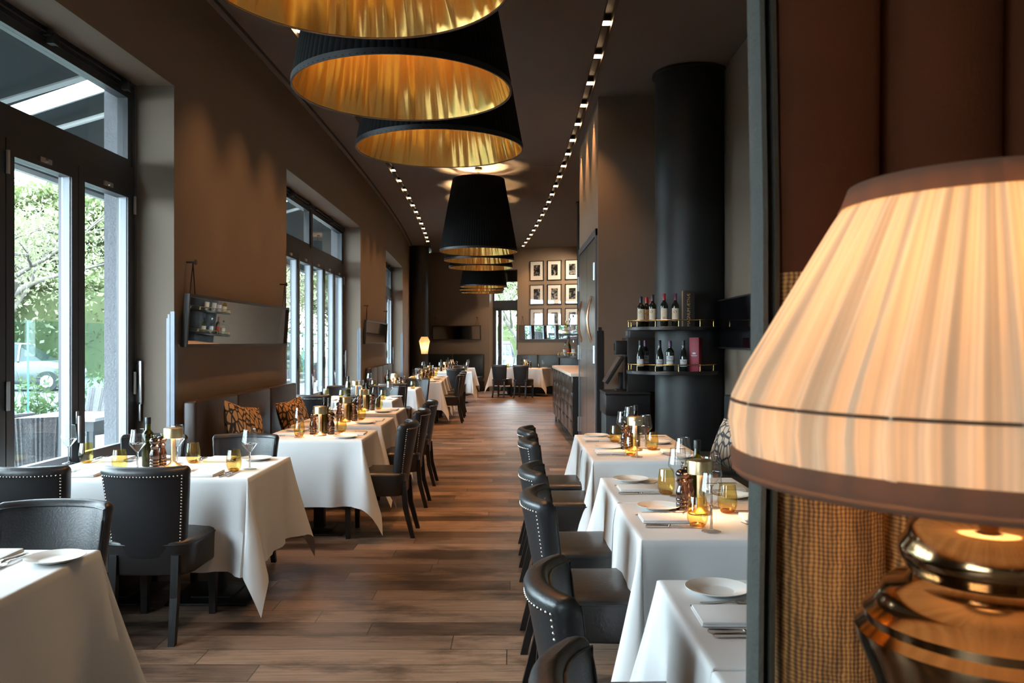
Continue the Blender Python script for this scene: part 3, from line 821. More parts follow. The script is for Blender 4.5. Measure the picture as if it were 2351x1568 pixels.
# ---------------------------------------------------------------- tables and cloths
TZ = .752
def mk_table(w_, l_):
    t = thing('dining_table', '', 'table')
    MB().box(-w_ / 2 + .01, w_ / 2 - .01, -l_ / 2 + .01, l_ / 2 - .01, TZ - .03, TZ - .002).build('tabletop', M['wood'], t)
    two = w_ > 1.0
    for x in ((-w_ * .25, w_ * .25) if two else (0,)):
        MB().box(x - .04, x + .04, -.04, .04, .02, TZ - .03).build('pedestal', M['black'], t, bevel=.004)
        MB().box(x - .23, x + .23, -.22, .22, 0, .014).box(x - .12, x + .12, -.12, .12, .014, .024).build('base_plate', M['black'], t, bevel=.002)
    return t
def cloth(w_, l_, drops, seed, name='tablecloth'):
    rr = random.Random(seed)
    hx, hy = w_ / 2, l_ / 2
    cs = [(hx, -hy), (hx, hy), (-hx, hy), (-hx, -hy)]
    ns = [(1, 0), (0, 1), (-1, 0), (0, -1)]
    ts = [(0, 1), (-1, 0), (0, -1), (1, 0)]
    ln = [l_, w_, l_, w_]
    K = 16
    cols = []
    for e in range(4):
        L = drops[e]; prevL = drops[e - 1]; nextL = drops[(e + 1) % 4]
        n_, t_ = Vector(ns[e] + (0,)), Vector(ts[e] + (0,))
        c0 = Vector(cs[e] + (0,))
        NS = max(16, int(ln[e] / .035))
        wl_, ph = rr.uniform(.34, .5), rr.uniform(0, 6)
        wl2, ph2 = rr.uniform(.16, .24), rr.uniform(0, 6)
        for i in range(NS + 1):
            q = i / NS; d = q * ln[e]
            base = c0 + t_ * d
            colp = []
            for k in range(K + 1):
                s_ = L * (k / K) ** 1.1
                g_ = s_ / .5
                o_ = .006 + s_ * .06 + g_ ** 1.4 * (.014 * math.sin(2 * PI * d / wl_ + ph) + .006 * math.sin(2 * PI * d / wl2 + ph2))
                for (dd, LL) in ((d, prevL), (ln[e] - d, nextL)):
                    if LL > .1:
                        o_ += g_ ** 1.2 * (-.055 * math.exp(-((dd - .13) / .065) ** 2) + .075 * math.exp(-(dd / .055) ** 2))
                if L < .1: o_ = .003
                p_ = base + n_ * max(o_, .002) + Vector((0, 0, -.004 - s_))
                colp.append(p_)
            cols.append((base, colp, n_))
        # corner fold to the next side
        cc = Vector(cs[(e + 1) % 4] + (0,)); n2 = Vector(ns[(e + 1) % 4] + (0,))
        La, Lb = drops[e], nextL
        sk = rr.uniform(-.35, .35)
        for j in range(1, 12):
            ph_ = PI / 2 * j / 12
            rho = min(La / max(1e-3, math.cos(ph_)), Lb / max(1e-3, math.sin(ph_)))
            al = .06 + .20 * math.sin(2 * ph_) ** 1.2 + .06 * math.cos(4 * ph_) * math.sin(2 * ph_)
            pd_ = ph_ + sk * math.sin(2 * ph_)
            dr = n_ * math.cos(pd_) + n2 * math.sin(pd_)
            colp = []
            for k in range(K + 1):
                s_ = rho * (k / K) ** 1.1
                g_ = s_ / .5
                b0 = .075 * math.exp(0) * g_ ** 1.2 * (abs(math.cos(ph_)) + abs(math.sin(ph_)) - 0) * .7
                o_ = .006 + s_ * math.sin(al) * .75 + b0
                colp.append(cc + dr * o_ + Vector((0, 0, -.004 - s_ * math.cos(al))))
            cols.append((cc, colp, dr))
    n = len(cols)
    m = MB(); vs_ = []; fs = []
    inner = [b - Vector((math.copysign(.012, b.x), math.copysign(.012, b.y), 0)) for (b, c_, d_) in cols]
    vs_ += inner; vs_ += [b + d_ * .0 for (b, c_, d_) in cols]
    for k in range(K + 1): vs_ += [c_[k] for (b, c_, d_) in cols]
    for r_ in range(K + 2):
        for i in range(n):
            j = (i + 1) % n
            fs.append([r_ * n + i, r_ * n + j, (r_ + 1) * n + j, (r_ + 1) * n + i])
    fs.append(list(range(n)))
    m.add(vs_, fs)
    # weld duplicates at corners is not needed: columns share the corner point
    return m.build(name, M['linen'], None, smooth=70)

lamp_h = .232
def mk_lamp():
    t = thing('table_lamp', '', 'table lamp')
    m = MB(); m.lathe([(.001, 0), (.05, 0), (.0515, .004), (.05, .008), (.036, .014), (.022, .022), (.016, .032)], 32); m.build('base', M['brass'], t, smooth=40)
    m = MB(); m.lathe([(.0145, .028), (.0145, .172)], 24); m.build('stem', M['brass'], t, smooth=40)
    m = MB(); m.lathe([(.001, lamp_h), (.046, lamp_h), (.052, lamp_h - .004), (.0535, lamp_h - .01), (.0535, .172), (.050, .172), (.050, .180)], 40); m.build('shade', M['brass'], t, smooth=40)
    m = MB(); m.lathe([(.0145, .181), (.050, .181)], 32); m.build('diffuser', M['lampglow'], t)
    return t
def mk_tumbler():
    t = thing('tumbler', '', 'glass')
    m = MB(); m.lathe([(.027, .004), (.034, .012), (.0405, .03), (.0425, .05), (.041, .07), (.0375, .095), (.0335, .122)], 32)
    m.build('bowl', M['amber'], t, smooth=60)
    m = MB(); m.lathe([(.001, .0), (.024, 0), (.029, .003), (.031, .008), (.024, .014), (.001, .012)], 32); m.build('base', M['amberbase'], t, smooth=60)
    return t
GP = [(.0375, .004), (.012, .009), (.005, .016), (.0042, .06), (.0045, .095), (.010, .104), (.030, .128), (.0455, .147), (.0462, .152), (.044, .165), (.0395, .195), (.0345, .232)]
def mk_wine():
    t = thing('wine_glass', '', 'glass')
    m = MB(); m.lathe([(.001, .001), (.038, .001), (.0385, .002)] + GP[:2] + [(.006, .012)], 28); m.build('foot', M['clear'], t, smooth=60)
    m = MB(); m.lathe([(.001, .011)] + [(.006, .012)] + GP[2:5] + [(.009, .103), (.001, .104)], 16); m.build('stem', M['solidglass'], t, smooth=60)
    m = MB(); m.lathe([(.001, .1035)] + GP[5:], 32); m.lathe([(.0345, .232), (.0338, .233), (.0335, .231)], 32); m.build('bowl', M['clear'], t, smooth=30)
    return t
def mk_mill():
    t = thing('pepper_mill', '', 'mill')
    pr = [(.026, 0), (.028, .004), (.028, .012), (.0255, .016), (.028, .022), (.028, .03), (.0255, .034), (.028, .040), (.028, .048), (.0255, .052), (.027, .060), (.0285, .075), (.025, .09), (.019, .105), (.0185, .112), (.023, .120), (.0245, .126), (.020, .132), (.017, .136)]
    m = MB(); m.lathe([(.001, 0)] + pr, 24); m.build('body', M['millwood'], t, smooth=40)
    m = MB(); m.lathe([(.017, .136), (.024, .142), (.029, .152), (.029, .162), (.023, .172), (.012, .178), (.004, .179)], 24); m.build('head', M['millwood'], t, smooth=50)
    m = MB(); m.lathe([(.004, .178), (.004, .184), (.008, .187), (.008, .193), (.001, .196)], 14); m.build('knob', M['chrome'], t, smooth=50)
    return t
def mk_oil():
    t = thing('oil_bottle', '', 'bottle')
    pr = [(.031, 0), (.034, .006), (.034, .185), (.032, .195), (.022, .208), (.0155, .216), (.0145, .262)]
    m = MB(); m.lathe([(.001, 0)] + pr, 24); m.build('body', M['green'], t, smooth=40)
    m = MB(); m.lathe([(.001, .004), (.0315, .006), (.0315, .15), (.001, .151)], 20); m.build('oil_fill', M['oil'], t, smooth=40)
    m = MB(); m.lathe([(.0165, .252), (.0165, .288), (.0150, .291), (.001, .291)], 20); m.build('cap', M['black'], t, smooth=40)
    return t
def mk_plate():
    t = thing('bread_plate', '', 'plate')
    m = MB(); m.lathe([(.001, .004), (.046, .004), (.052, .006), (.058, .010), (.090, .016), (.0935, .0175), (.0945, .0165), (.090, .0135), (.060, .004), (.055, .0), (.001, 0)], 48)
    m.build('dish', M['china'], t, smooth=50)
    return t
def mk_napkin():
    t = thing('folded_napkin', '', 'napkin')
    m = MB(); m.box(-.075, .075, -.095, .095, 0, .007); m.build('lower_fold', M['napkin'], t, bevel=.003)
    m = MB(); m.box(-.073, .074, -.093, .094, .0065, .013); m.build('upper_fold', M['napkin'], t, bevel=.003)
    return t
def mk_knife():
    t = thing('table_knife', '', 'knife')
    m = MB(); m.loft([[(-.002, -.105, .002), (.002, -.105, .002), (.002, -.105, .006), (-.002, -.105, .006)], [(-.006, -.10, 0), (.006, -.10, 0), (.006, -.10, .008), (-.006, -.10, .008)],
                      [(-.005, -.03, .001), (.005, -.03, .001), (.005, -.03, .007), (-.005, -.03, .007)], [(-.004, -.012, .002), (.004, -.012, .002), (.004, -.012, .006), (-.004, -.012, .006)]])
    m.sphere((0, -.010, .004), .0055, 8, 5); m.build('handle', M['silver'], t, smooth=40)
    m = MB(); m.loft([[(-.004, -.008, .003), (.004, -.008, .003), (.004, -.008, .005), (-.004, -.008, .005)], [(-.005, .02, .003), (.007, .02, .003), (.007, .02, .0045), (-.005, .02, .0045)],
                      [(-.005, .085, .003), (.008, .085, .003), (.008, .085, .0042), (-.005, .085, .0042)], [(-.005, .11, .003), (-.002, .11, .003), (-.002, .11, .004), (-.005, .11, .004)]])
    m.build('blade', M['silver'], t, smooth=40)
    return t
def mk_fork():
    t = thing('table_fork', '', 'fork')
    m = MB()
    def sec(y, w_, z, h): return [(-w_, y, z), (w_, y, z), (w_, y, z + h), (-w_, y, z + h)]
    m.loft([sec(-.10, .004, .001, .003), sec(-.092, .007, 0, .004), sec(-.03, .0035, .004, .003), sec(.01, .0028, .008, .003), sec(.03, .006, .006, .0025), sec(.042, .0125, .003, .002), sec(.058, .0125, .002, .002)])
    m.build('handle', M['silver'], t, smooth=40)
    m = MB()
    for i in range(4):
        x = -.0105 + .007 * i
        m.loft([[(x - .0022, .056, .002), (x + .0022, .056, .002), (x + .0022, .056, .004), (x - .0022, .056, .004)], [(x - .002, .08, .004), (x + .002, .08, .004), (x + .002, .08, .006), (x - .002, .08, .006)],
                [(x - .001, .102, .013), (x + .001, .102, .013), (x + .001, .102, .0145), (x - .001, .102, .0145)]])
    m.build('tines', M['silver'], t, smooth=40)
    return t
lampP, tumP, wineP, millP, oilP, plateP, napP, knifeP, forkP = [Proto(f_) for f_ in (mk_lamp, mk_tumbler, mk_wine, mk_mill, mk_oil, mk_plate, mk_napkin, mk_knife, mk_fork)]
IZ = TZ + .0065
tabP = {}
class Tab:
    def __init__(s, x, y, w_, l_, rz, ph, drops, seed, cname='tablecloth'):
        s.x, s.y, s.rz, s.ph = x, y, rz, ph
        s.M = Matrix.Translation((x, y, 0)) @ Matrix.Rotation(rz, 4, 'Z')
        key = (round(w_, 2), round(l_, 2))
        if key not in tabP: tabP[key] = Proto(lambda: mk_table(w_, l_))
        tabP[key].put((x, y, 0), rz, 'black pedestal table under the cloth: ' + ph, 'dining tables under white cloths')
        c_ = cloth(w_, l_, drops, seed); c_.location = (x, y, TZ + .005); c_.rotation_euler = (0, 0, rz)
        tag(c_, 'white linen tablecloth draped over ' + ph, 'tablecloth', 'white tablecloths')
    def at(s, lx, ly, z=IZ): return s.M @ Vector((lx, ly, z))
    def put(s, proto, lx, ly, a, label, group, z=IZ):
        return proto.put(s.at(lx, ly, z), s.rz + a, label, group)
    def place(s, px, py, face, pl, items='PFFNKKTG', jit=.012):
        # (px, py) table-local middle of the place at the table edge; face = local yaw of the diner
        F = Matrix.Translation((px, py, 0)) @ Matrix.Rotation(face, 4, 'Z')
        where = '%s, %s' % (s.ph, pl)
        J = lambda: rnd.uniform(-jit, jit)
        def it(proto, lx, ly, a, nm, group, z=IZ):
            q = F @ Vector((lx + J(), ly + J(), 0))
            return s.put(proto, q.x, q.y, face + a, nm + ' on ' + where, group, z)
        nf = nk = 0
        for c_ in items:
            if c_ == 'P': it(plateP, -.225, .155, rnd.random() * 6, 'white bread plate', 'white bread plates')
            if c_ == 'F':
                nf += 1
                it(forkP, -.108 if nf == 1 else -.083, .165 if nf == 1 else .145, R(rnd.uniform(-4, 4)), 'outer fork' if nf == 1 else 'inner fork', 'silver forks')
            if c_ == 'N': it(napP, .01, .135, R(rnd.uniform(-4, 4)), 'white folded napkin', 'white folded napkins')
            if c_ == 'K':
                nk += 1
                it(knifeP, .125 if nk == 1 else .147, .145, R(rnd.uniform(-2, 2)), 'inner knife' if nk == 1 else 'outer knife', 'silver knives')
            if c_ == 'T': it(tumP, .135, .26, rnd.random() * 6, 'amber tumbler', 'amber tumblers')
            if c_ == 'G': s.lastglass = it(wineP, .215, .30, rnd.random() * 6, 'clear wine glass', 'clear wine glasses')
    def centre(s, lx, ly, a=0, items='LMMO', off=None):
        off = off or {'L': (.0, .0), 'M': (.09, -.008), 'm': (.152, .012), 'O': (-.105, .0)}
        def it(proto, k, nm, g_):
            dx, dy = off[k]
            q = Matrix.Rotation(a, 4, 'Z') @ Vector((dx, dy, 0))
            s.put(proto, lx + q.x, ly + q.y, a, nm + ' on ' + s.ph, g_)
        if 'L' in items: it(lampP, 'L', 'small brass lamp', 'brass table lamps')
        if 'M' in items: it(millP, 'M', 'dark mill nearer the brass lamp', 'dark pepper mills'); it(millP, 'm', 'dark mill farther from the lamp', 'dark pepper mills')
        if 'O' in items: it(oilP, 'O', 'green oil bottle', 'green oil bottles')

D = .50
FULL = (D, D, D, D)
# window side (window tables: four seats, banquette tables: two seats)
T0 = Tab(-2.11, 2.50, 1.27, .84, 0, 'nearest window table', FULL, 1)
T0.place(.33, .42, PI, 'aisle end', 'PFFN')
T1 = Tab(-2.045, 4.86, 1.22, .84, 0, 'second window table', FULL, 2)
LOGO = []
for (px, py, fc, pl) in ((.32, -.42, 0, 'near aisle place'), (-.33, -.42, 0, 'near window place'), (.22, .42, PI, 'far aisle place'), (-.42, .42, PI, 'far window place')):
    T1.place(px, py, fc, pl); LOGO.append(T1.lastglass)
T1.centre(.0, -.02, 0, off={'L': (.038, .01), 'M': (-.055, -.03), 'm': (-.045, .045), 'O': (-.12, .03)})
BQ = ['first brown-banquette table', 'second brown-banquette table', 'third brown-banquette table']
for i, (x, y, l_) in enumerate(((-1.535, 6.54, .70), (-1.56, 7.64, .76), (-1.595, 8.82, .76))):
    t = Tab(x, y,   .79, l_, 0, BQ[i], (D, D, .25, D), 3 + i)
    t.place(.395, 0, PI / 2, 'aisle place'); t.place(-.395, 0, -PI / 2, 'banquette place')
    t.centre(.0, -.02, 0, off={'L': (.02, -.06), 'M': (.09, .02), 'm': (-.05, .01), 'O': (.02, .10)})
for i, (x, y, w_, l_, ph) in enumerate(((-2.04, 10.62, 1.08, .85, 'middle-bay first table'), (-1.88, 13.0, .78, .78, 'middle-bay second table'))):
    t = Tab(x, y, w_, l_, 0, ph, FULL if i == 0 else (D, D, .3, D), 7 + i)
    for (px, py, fc, pl) in ((w_ * .25, -l_ / 2, 0, 'near aisle place'), (-w_ * .25, -l_ / 2, 0, 'near window place'), (w_ * .25, l_ / 2, PI, 'far aisle place'), (-w_ * .25, l_ / 2, PI, 'far window place')):
        t.place(px, py, fc, pl, 'PNTG' if i == 0 else 'TG')
    t.centre(.02, .0, 0)
for i, y in enumerate((15.30, 16.33, 17.33)):
    t = Tab(-1.70 - .03 * i, y, .78, .70, yaw_at(y), '%s far-pier table' % ORD[i], (D, D, .25, D), 10 + i)
    t.place(.39, 0, PI / 2, 'aisle place', 'PNTG'); t.place(-.39, 0, -PI / 2, 'banquette place', 'PTG'); t.centre(0, 0, 0, off={'L': (.02, -.06), 'M': (.09, .02), 'm': (-.05, .01), 'O': (.02, .10)})
t = Tab(-1.65, 20.25, 1.30, .84, yaw_at(20), 'farthest window table', FULL, 14)
for (px, py, fc, pl) in ((.33, -.42, 0, 'near aisle place'), (-.33, -.42, 0, 'near window place'), (.33, .42, PI, 'far aisle place'), (-.33, .42, PI, 'far window place')):
    t.place(px, py, fc, pl, 'PTG')
t.centre(0, 0, 0)
t = Tab(-1.72, 23.0, 1.20, .75, R(-10), 'dark-corner table', FULL, 15)
t.place(.3, -.37, 0, 'near aisle place', 'PTG'); t.place(-.3, -.37, 0, 'near corner place', 'TG'); t.centre(0, .07, 0)
# before the back wall
t = Tab(.26, 22.98, 1.50, .80, BRZ, 'back-wall table', FULL, 16)
for (px, py, fc, pl) in ((.0, -.40, 0, 'middle near place'), (-.5, -.40, 0, 'near window place'), (.45, -.40, 0, 'near bar place'), (.38, .40, PI, 'far bar place')):
    t.place(px, py, fc, pl, 'PTG')
t.centre(.12, 0, 0)
# bar side: pairs of two-seat tables pushed together
RB = [(5.82, 6.53, (D, .02, D, D), 'far half of far bar-side pair', 17), (5.12, 5.80, (D, D, D, .02), 'near half of far bar-side pair', 18)]
RT = [(.865, 6.175, .72, .70, (D, D, D, .012), 'far half of far bar-side pair', 17), (.868, 5.46, .72, .69, (D, .012, D, D), 'near half of far bar-side pair', 18),
      (.842, 4.12, .71, .69, (D, D, D, .012), 'far half of middle bar-side pair', 19), (.842, 3.415, .71, .69, (D, .012, D, D), 'near half of middle bar-side pair', 20),
      (.812, 2.205, .71, .69, (D, D, D, .012), 'nearest bar-side table', 21)]
for i, (x, y, w_, l_, dr, ph, sd) in enumerate(RT):
    t = Tab(x, y, w_, l_, 0, ph, dr, sd)
    t.place(-w_ / 2, 0 + .0, -PI / 2, 'aisle place', 'PFFNKKTG' if i < 4 else 'PFFNKK')
    if i < 4: t.place(w_ / 2, 0, PI / 2, 'wall place', 'PFFNKKTG')
    if i in (1, 3):
        t.centre(0, .13, 0, off={'L': (-.03, -.01), 'M': (-.09, .07), 'm': (-.05, .14), 'O': (.005, .20)})
t = Tab(.812, 1.605, .71, .48, 0, 'bar-side table cut by the bottom edge', (D, .012, D, .02), 22)
t.place(-.355, -.02, -PI / 2, 'aisle place', 'P')
# script on the four nearest glasses
for g_ in LOGO:
    rz = g_.rotation_euler[2]
    g_.rotation_euler[2] = 0
    dx, dy = g_.location.x, g_.location.y
    a0 = math.atan2(-dy, -dx)
    def bend(v, a0=a0):
        z = .150 + v.y
        rr = .0468 - max(0, (z - .152)) * .13
        a = a0 + v.x / .046
        return Vector(((rr + .0004 + v.z) * math.cos(a), (rr + .0004 + v.z) * math.sin(a), z + .006))
    text('etched_name', 'DaCaio', .020, M['white'], g_, Matrix.Identity(4), .0002, bend)
# ---------------------------------------------------------------- hanging mirrors
def mirror(label, Mx, w_, h, tilt, name='wall_mirror'):
    # local: x along the wall, y into the wall, z up; hung from two pegs, leaning forward
    loc = Mx.to_translation(); rz = Mx.to_euler('XYZ')[2]
    t = thing(name, label, 'mirror', loc, rz, 'hanging wall mirrors')
    T = Matrix.Rotation(tilt, 4, 'X') 
    fw, fd = .022, .045
    m = MB(T)
    m.box(-w_ / 2, w_ / 2, -fd, -.004, 0, fw).box(-w_ / 2, w_ / 2, -fd, -.004, h - fw, h).box(-w_ / 2, -w_ / 2 + fw, -fd, -.004, fw, h - fw).box(w_ / 2 - fw, w_ / 2, -fd, -.004, fw, h - fw)
    m.build('mirror_frame', M['mframe'], t)
    m = MB(T); m.box(-w_ / 2 + fw, w_ / 2 - fw, -.028, -.006, fw, h - fw); m.build('mirror_glass', M['mirror'], t)
    top = T @ Vector((0, -.02, h))
    for s_ in (-1, 1):
        x = s_ * (w_ / 2 - .11)
        m = MB(); m.tube([(x, .0, h + .24), (x, -.07, h + .24)], .008, 8).tube([(x, -.065, h + .24), (x, -.075, h + .24)], .02, 12)
        pg = m.build('wall_peg', M['mframe'], t, smooth=40)
        m = MB()
        for q in (-.05, .05): m.tube([(x, -.05, h + .232), (x + q, top.y, h - .002)], .0045, 6)
        m.build('hanging_strap', M['brownleather'], t)
def wallM(y, z, t=-2.44): return Matrix.Translation((t + C(y), y, z)) @ Matrix.Rotation(R(90) + yaw_at(y), 4, 'Z')
mirror('long tilted mirror hung on straps above the brown leather banquette', wallM(7.40, 1.46), 2.62, .40, R(3.6))
mirror('long mirror on the second window pier, above the far pier tables', wallM(15.0, 1.46), 2.80, .40, R(3.6))
mirror('wide mirror on the back wall between dark column and back window', BW @ Matrix.Translation((-1.98, -.002, 1.55)), 1.62, .44, R(3.6))
mirror('wide bright mirror under the framed photographs on the back wall', BW @ Matrix.Translation((1.05, -.002, 1.55)), 1.95, .44, R(3.6))

# ---------------------------------------------------------------- framed photographs
for r_ in range(3):
    for c_ in range(3):
        lx = .62 + .545 * c_; z = 3.58 - .70 * r_
        p_ = BW @ Vector((lx, 0, z))
        nm = ['top', 'middle', 'bottom'][r_] + ' row, ' + ['nearest the back window', 'centre column', 'beside the bar column'][c_]
        t = thing('framed_photograph', 'black framed black-and-white photograph in white mat, ' + nm, 'picture', p_, BRZ, 'framed photographs on the back wall')
        m = MB(); w_, h, b_ = .43, .58, .018
        m.box(-w_ / 2, w_ / 2, -.03, 0, -h / 2, -h / 2 + b_).box(-w_ / 2, w_ / 2, -.03, 0, h / 2 - b_, h / 2).box(-w_ / 2, -w_ / 2 + b_, -.03, 0, -h / 2, h / 2).box(w_ / 2 - b_, w_ / 2, -.03, 0, -h / 2, h / 2)
        m.build('picture_frame', M['black'], t)
        MB().box(-w_ / 2 + b_, w_ / 2 - b_, -.016, 0, -h / 2 + b_, h / 2 - b_).build('mat_board', M['passe'], t)
        MB().box(-.10, .10, -.018, -.015, -.15, .17).build('print', photo_mat('photo_print', 3 * r_ + c_ + 1), t)
        MB().box(-w_ / 2 + b_, w_ / 2 - b_, -.0235, -.0225, -h / 2 + b_, h / 2 - b_).build('glazing', M['clear'], t)

# ---------------------------------------------------------------- banquettes and cushions
def banquette(label, Mx, L, mat, h=1.06, d=.56, bend=False, n=3, endmat=None):
    loc = Mx.to_translation(); rz = Mx.to_euler('XYZ')[2]
    t = thing('banquette', label, 'bench', loc, rz)
    w_ = L / n
    for i in range(n):
        MB().box(-L / 2 + w_ * i + .003, -L / 2 + w_ * (i + 1) - .003, -.12, -.015, .40, h).build('back_panel', mat, t, bevel=.022, seg=3)
        MB().box(-L / 2 + w_ * i + .003, -L / 2 + w_ * (i + 1) - .003, -d, -.10, .30, .465).build('seat_cushion', mat, t, bevel=.03, seg=3)
    MB().box(-L / 2, L / 2, -d + .04, -.02, .08, .30).build('base', M['wood'], t)
    MB().box(-L / 2 + .02, L / 2 - .02, -d + .08, -.04, 0, .08).build('plinth', M['black'], t)
    return t
banquette('brown leather banquette with seamed high back along the first window pier', wallM(7.40, 0, -2.425), 2.72, M['brownleather'], n=3)
banquette('grey brown leather banquette along the far pier under its mirror', wallM(15.12, 0, -2.425), 2.95, M['brownleather'], n=4)
banquette('dark leather banquette on the back wall behind the far corner table', BW @ Matrix.Translation((-2.05, -.012, 0)), 2.0, M['darkleather'], 1.12, .6, n=2)
banquette('dark leather banquette on the back wall under the framed photographs', BW @ Matrix.Translation((1.02, -.012, 0)), 2.0, M['darkleather'], 1.12, .6, n=3)
Mr = lambda y, z=0: Matrix.Translation((2.11 + C(y), y, z)) @ Matrix.Rotation(R(-90) + yaw_at(y), 4, 'Z')
banquette('dark leather banquette along the right wall behind the bar-side tables', Mr(4.95), 5.6, M['darkleather'], 1.0, .58, n=5)
def cushion(label, p_, rz, lean, mat, s_=.44, roll=0):
    m = MB(); K = 12; vs_ = []; fs = []
    for sd in (-1, 1):
        for i in range(K + 1):
            for j in range(K + 1):
                u, v = -1 + 2 * i / K, -1 + 2 * j / K
                e = max(0, (1 - u * u) * (1 - v * v)) ** .42
                pin = 1 - .10 * (1 - abs(v)) * (1 if True else 0) * (u * u) ** 1 
                pin2 = 1 - .10 * (1 - abs(u)) * (v * v)
                vs_.append((u * s_ / 2 * pin, sd * .085 * e, v * s_ / 2 * pin2))
    n1 = (K + 1) ** 2
    for sd in (0, 1):
        for i in range(K):
            for j in range(K):
                a = sd * n1 + i * (K + 1) + j
                q = [a, a + 1, a + K + 2, a + K + 1]
                fs.append(q if sd else q[::-1])
    m.add(vs_, fs)
    m.v = [Matrix.Rotation(lean, 4, 'X') @ Matrix.Rotation(roll, 4, 'Y') @ v for v in m.v]
    zmin = min(v.z for v in m.v)
    o = m.build('cushion', mat, None, smooth=80)
    o.location = (p_[0], p_[1], p_[2] - zmin); o.rotation_euler = (0, 0, rz)
    tag(o, label, 'cushion', 'printed cushions')
cushion('ochre and dark leaf-print cushion on the brown banquette, nearer one', (-2.135, 6.55, .47), R(78), R(-14), M['pillowo'], .50, R(12))
cushion('ochre and dark leaf-print cushion at the far end of the brown banquette', (-2.125, 8.02, .47), R(72), R(-16), M['pillowo'], .46, R(-6))
cushion('ochre leaf-print cushion on the far pier banquette', (-2.14, 14.6, .47), R(80), R(-16), M['pillowo'], .44, R(3.6))
cushion('blue-grey and cream leaf-print cushion on the bar-side banquette by the lamp', (1.72, 6.40, .47), R(-58), R(-16), M['pillowg'], .37, R(12))

# ---------------------------------------------------------------- television on the right wall
t = thing('television', 'black glossy wall screen between the round column and the curtain', 'television', Vector((2.12 + C(7.5), 7.5, 1.43)), R(-90) + yaw_at(7.5))
MB().box(-.62, .62, -.075, -.035, 0, .48).build('casing', M['black'], t, bevel=.004)
MB().box(-.605, .605, -.0775, -.073, .015, .465).build('screen', M['screen'], t)
MB().box(-.15, .15, -.04, 0, .1, .38).build('wall_bracket', M['black'], t)

# ---------------------------------------------------------------- ring shelves on the columns, with brass gallery rails
def ring_shelf(label, cx, cy, z, r, colc, colr, a0=150, a1=385):
    t = thing('ring_shelf', label, 'shelf', (cx, cy, z))
    m = MB(); m.lathe([(.001, -.035), (r - .004, -.035), (r, -.031), (r, -.004), (r - .004, 0), (.001, 0)], 64); m.build('shelf_board', M['black'], t, smooth=40)
    rp = []
    for k in range(33):
        a = R(a0 + (a1 - a0) * k / 32); rp.append(((r - .018) * math.cos(a), (r - .018) * math.sin(a), .062))
    MB().tube(rp, .0055, 8).build('gallery_rail', M['railbrass'], t, smooth=60)
    for k in range(0, 33, 4):
        p_ = rp[k]
        m = MB(); m.tube([(p_[0], p_[1], 0), (p_[0], p_[1], .062)], .004, 8).sphere(p_, .010, 10, 6)
        m.build('rail_post', M['railbrass'], t, smooth=60)
CX, CY, CR_ = 1.833 + C(8.42), 8.42, .355
SC = (1.60, 8.20); SR = .45
ring_shelf('upper round black shelf with brass rail on the wine column', SC[0], SC[1], 1.643, SR, (CX, CY), CR_)
ring_shelf('lower round black shelf with brass rail on the wine column', SC[0], SC[1], 1.213, SR, (CX, CY), CR_)
def face(px, py):    # turn a label towards the room's aisle
    return math.atan2(-py, -px)
def wine_bottle(label, x, y, z, cap, kind, lab, seal=None, txt=None, h=.31, r=.0375, a=None, group='wine bottles on the column shelves'):
    t = thing('wine_bottle', label, 'bottle', (x, y, z), 0, group)
    if kind == 'bordeaux': pr = [(r - .003, 0), (r, .004), (r, h * .60), (r - .002, h * .64), (r * .7, h * .69), (.0155, h * .735), (.0148, h * .93)]
    else: pr = [(r - .003, 0), (r, .004), (r, h * .42), (r * .93, h * .50), (r * .62, h * .62), (.0165, h * .74), (.0148, h * .93)]
    m = MB(); m.lathe([(.001, 0)] + pr + [(.0155, h * .935), (.0155, h * .955), (.0145, h * .96), (.001, h * .96)], 28); m.build('body', M['wine'], t, smooth=40)
    m = MB(); m.lathe([(.0160, h * .77), (.0162, h * .955), (.0150, h * .965), (.001, h * .965)], 20); m.build('capsule', M[cap], t, smooth=40)
    a = face(x, y) if a is None else a
    z0, z1 = (.055, .175) if kind == 'bordeaux' else (.045, .115)
    if lab == 'wlabel' and kind == 'bordeaux': z0, z1 = .07, .15
    m = MB()
    vs_ = []
    for k in range(13):
        b_ = a + (k / 12 - .5) * 2.1
        for zz in (z0, z1): vs_.append(((r + .0006) * math.cos(b_), (r + .0006) * math.sin(b_), zz))
    m.add(vs_, [[2 * k, 2 * k + 2, 2 * k + 3, 2 * k + 1] for k in range(12)])
    m.build('label', M[lab], t, smooth=40)
    fn = lambda v, zc, s_=0: Vector(((r + .0010 + v.z) * math.cos(a + v.x / r), (r + .0010 + v.z) * math.sin(a + v.x / r), zc + v.y))
    if txt:
        for i, line in enumerate(txt):
            text('label_lettering', line, .026, M['ink'], t, Matrix.Identity(4), .0001, lambda v, zc=z1 - .020 - .026 * i: fn(v, zc))
    if seal:
        m = MB(); vs_ = [fn(Vector((seal[1] + seal[2] * math.cos(2 * PI * k / 16), seal[2] * math.sin(2 * PI * k / 16), 0)), seal[3]) for k in range(16)]
        m.add(vs_, [list(range(16))]); m.build('label_emblem', M[seal[0]], t)
    return t
U, Lz = 1.643, 1.213
wine_bottle('wine bottle with navy capsule and cream label, outermost on upper column shelf', 1.27, 8.06, U, 'capblue', 'bordeaux', 'label', ('ink', -.012, .012, .145))
wine_bottle('wine bottle with red capsule standing behind the outermost one, upper shelf', 1.345, 8.17, U, 'capred', 'bordeaux', 'label', ('ink', .0, .016, .13))
wine_bottle('shorter wine bottle with red capsule in the rear of the upper shelf', 1.405, 8.27, U, 'capred', 'bordeaux', 'label', None, None, .295)
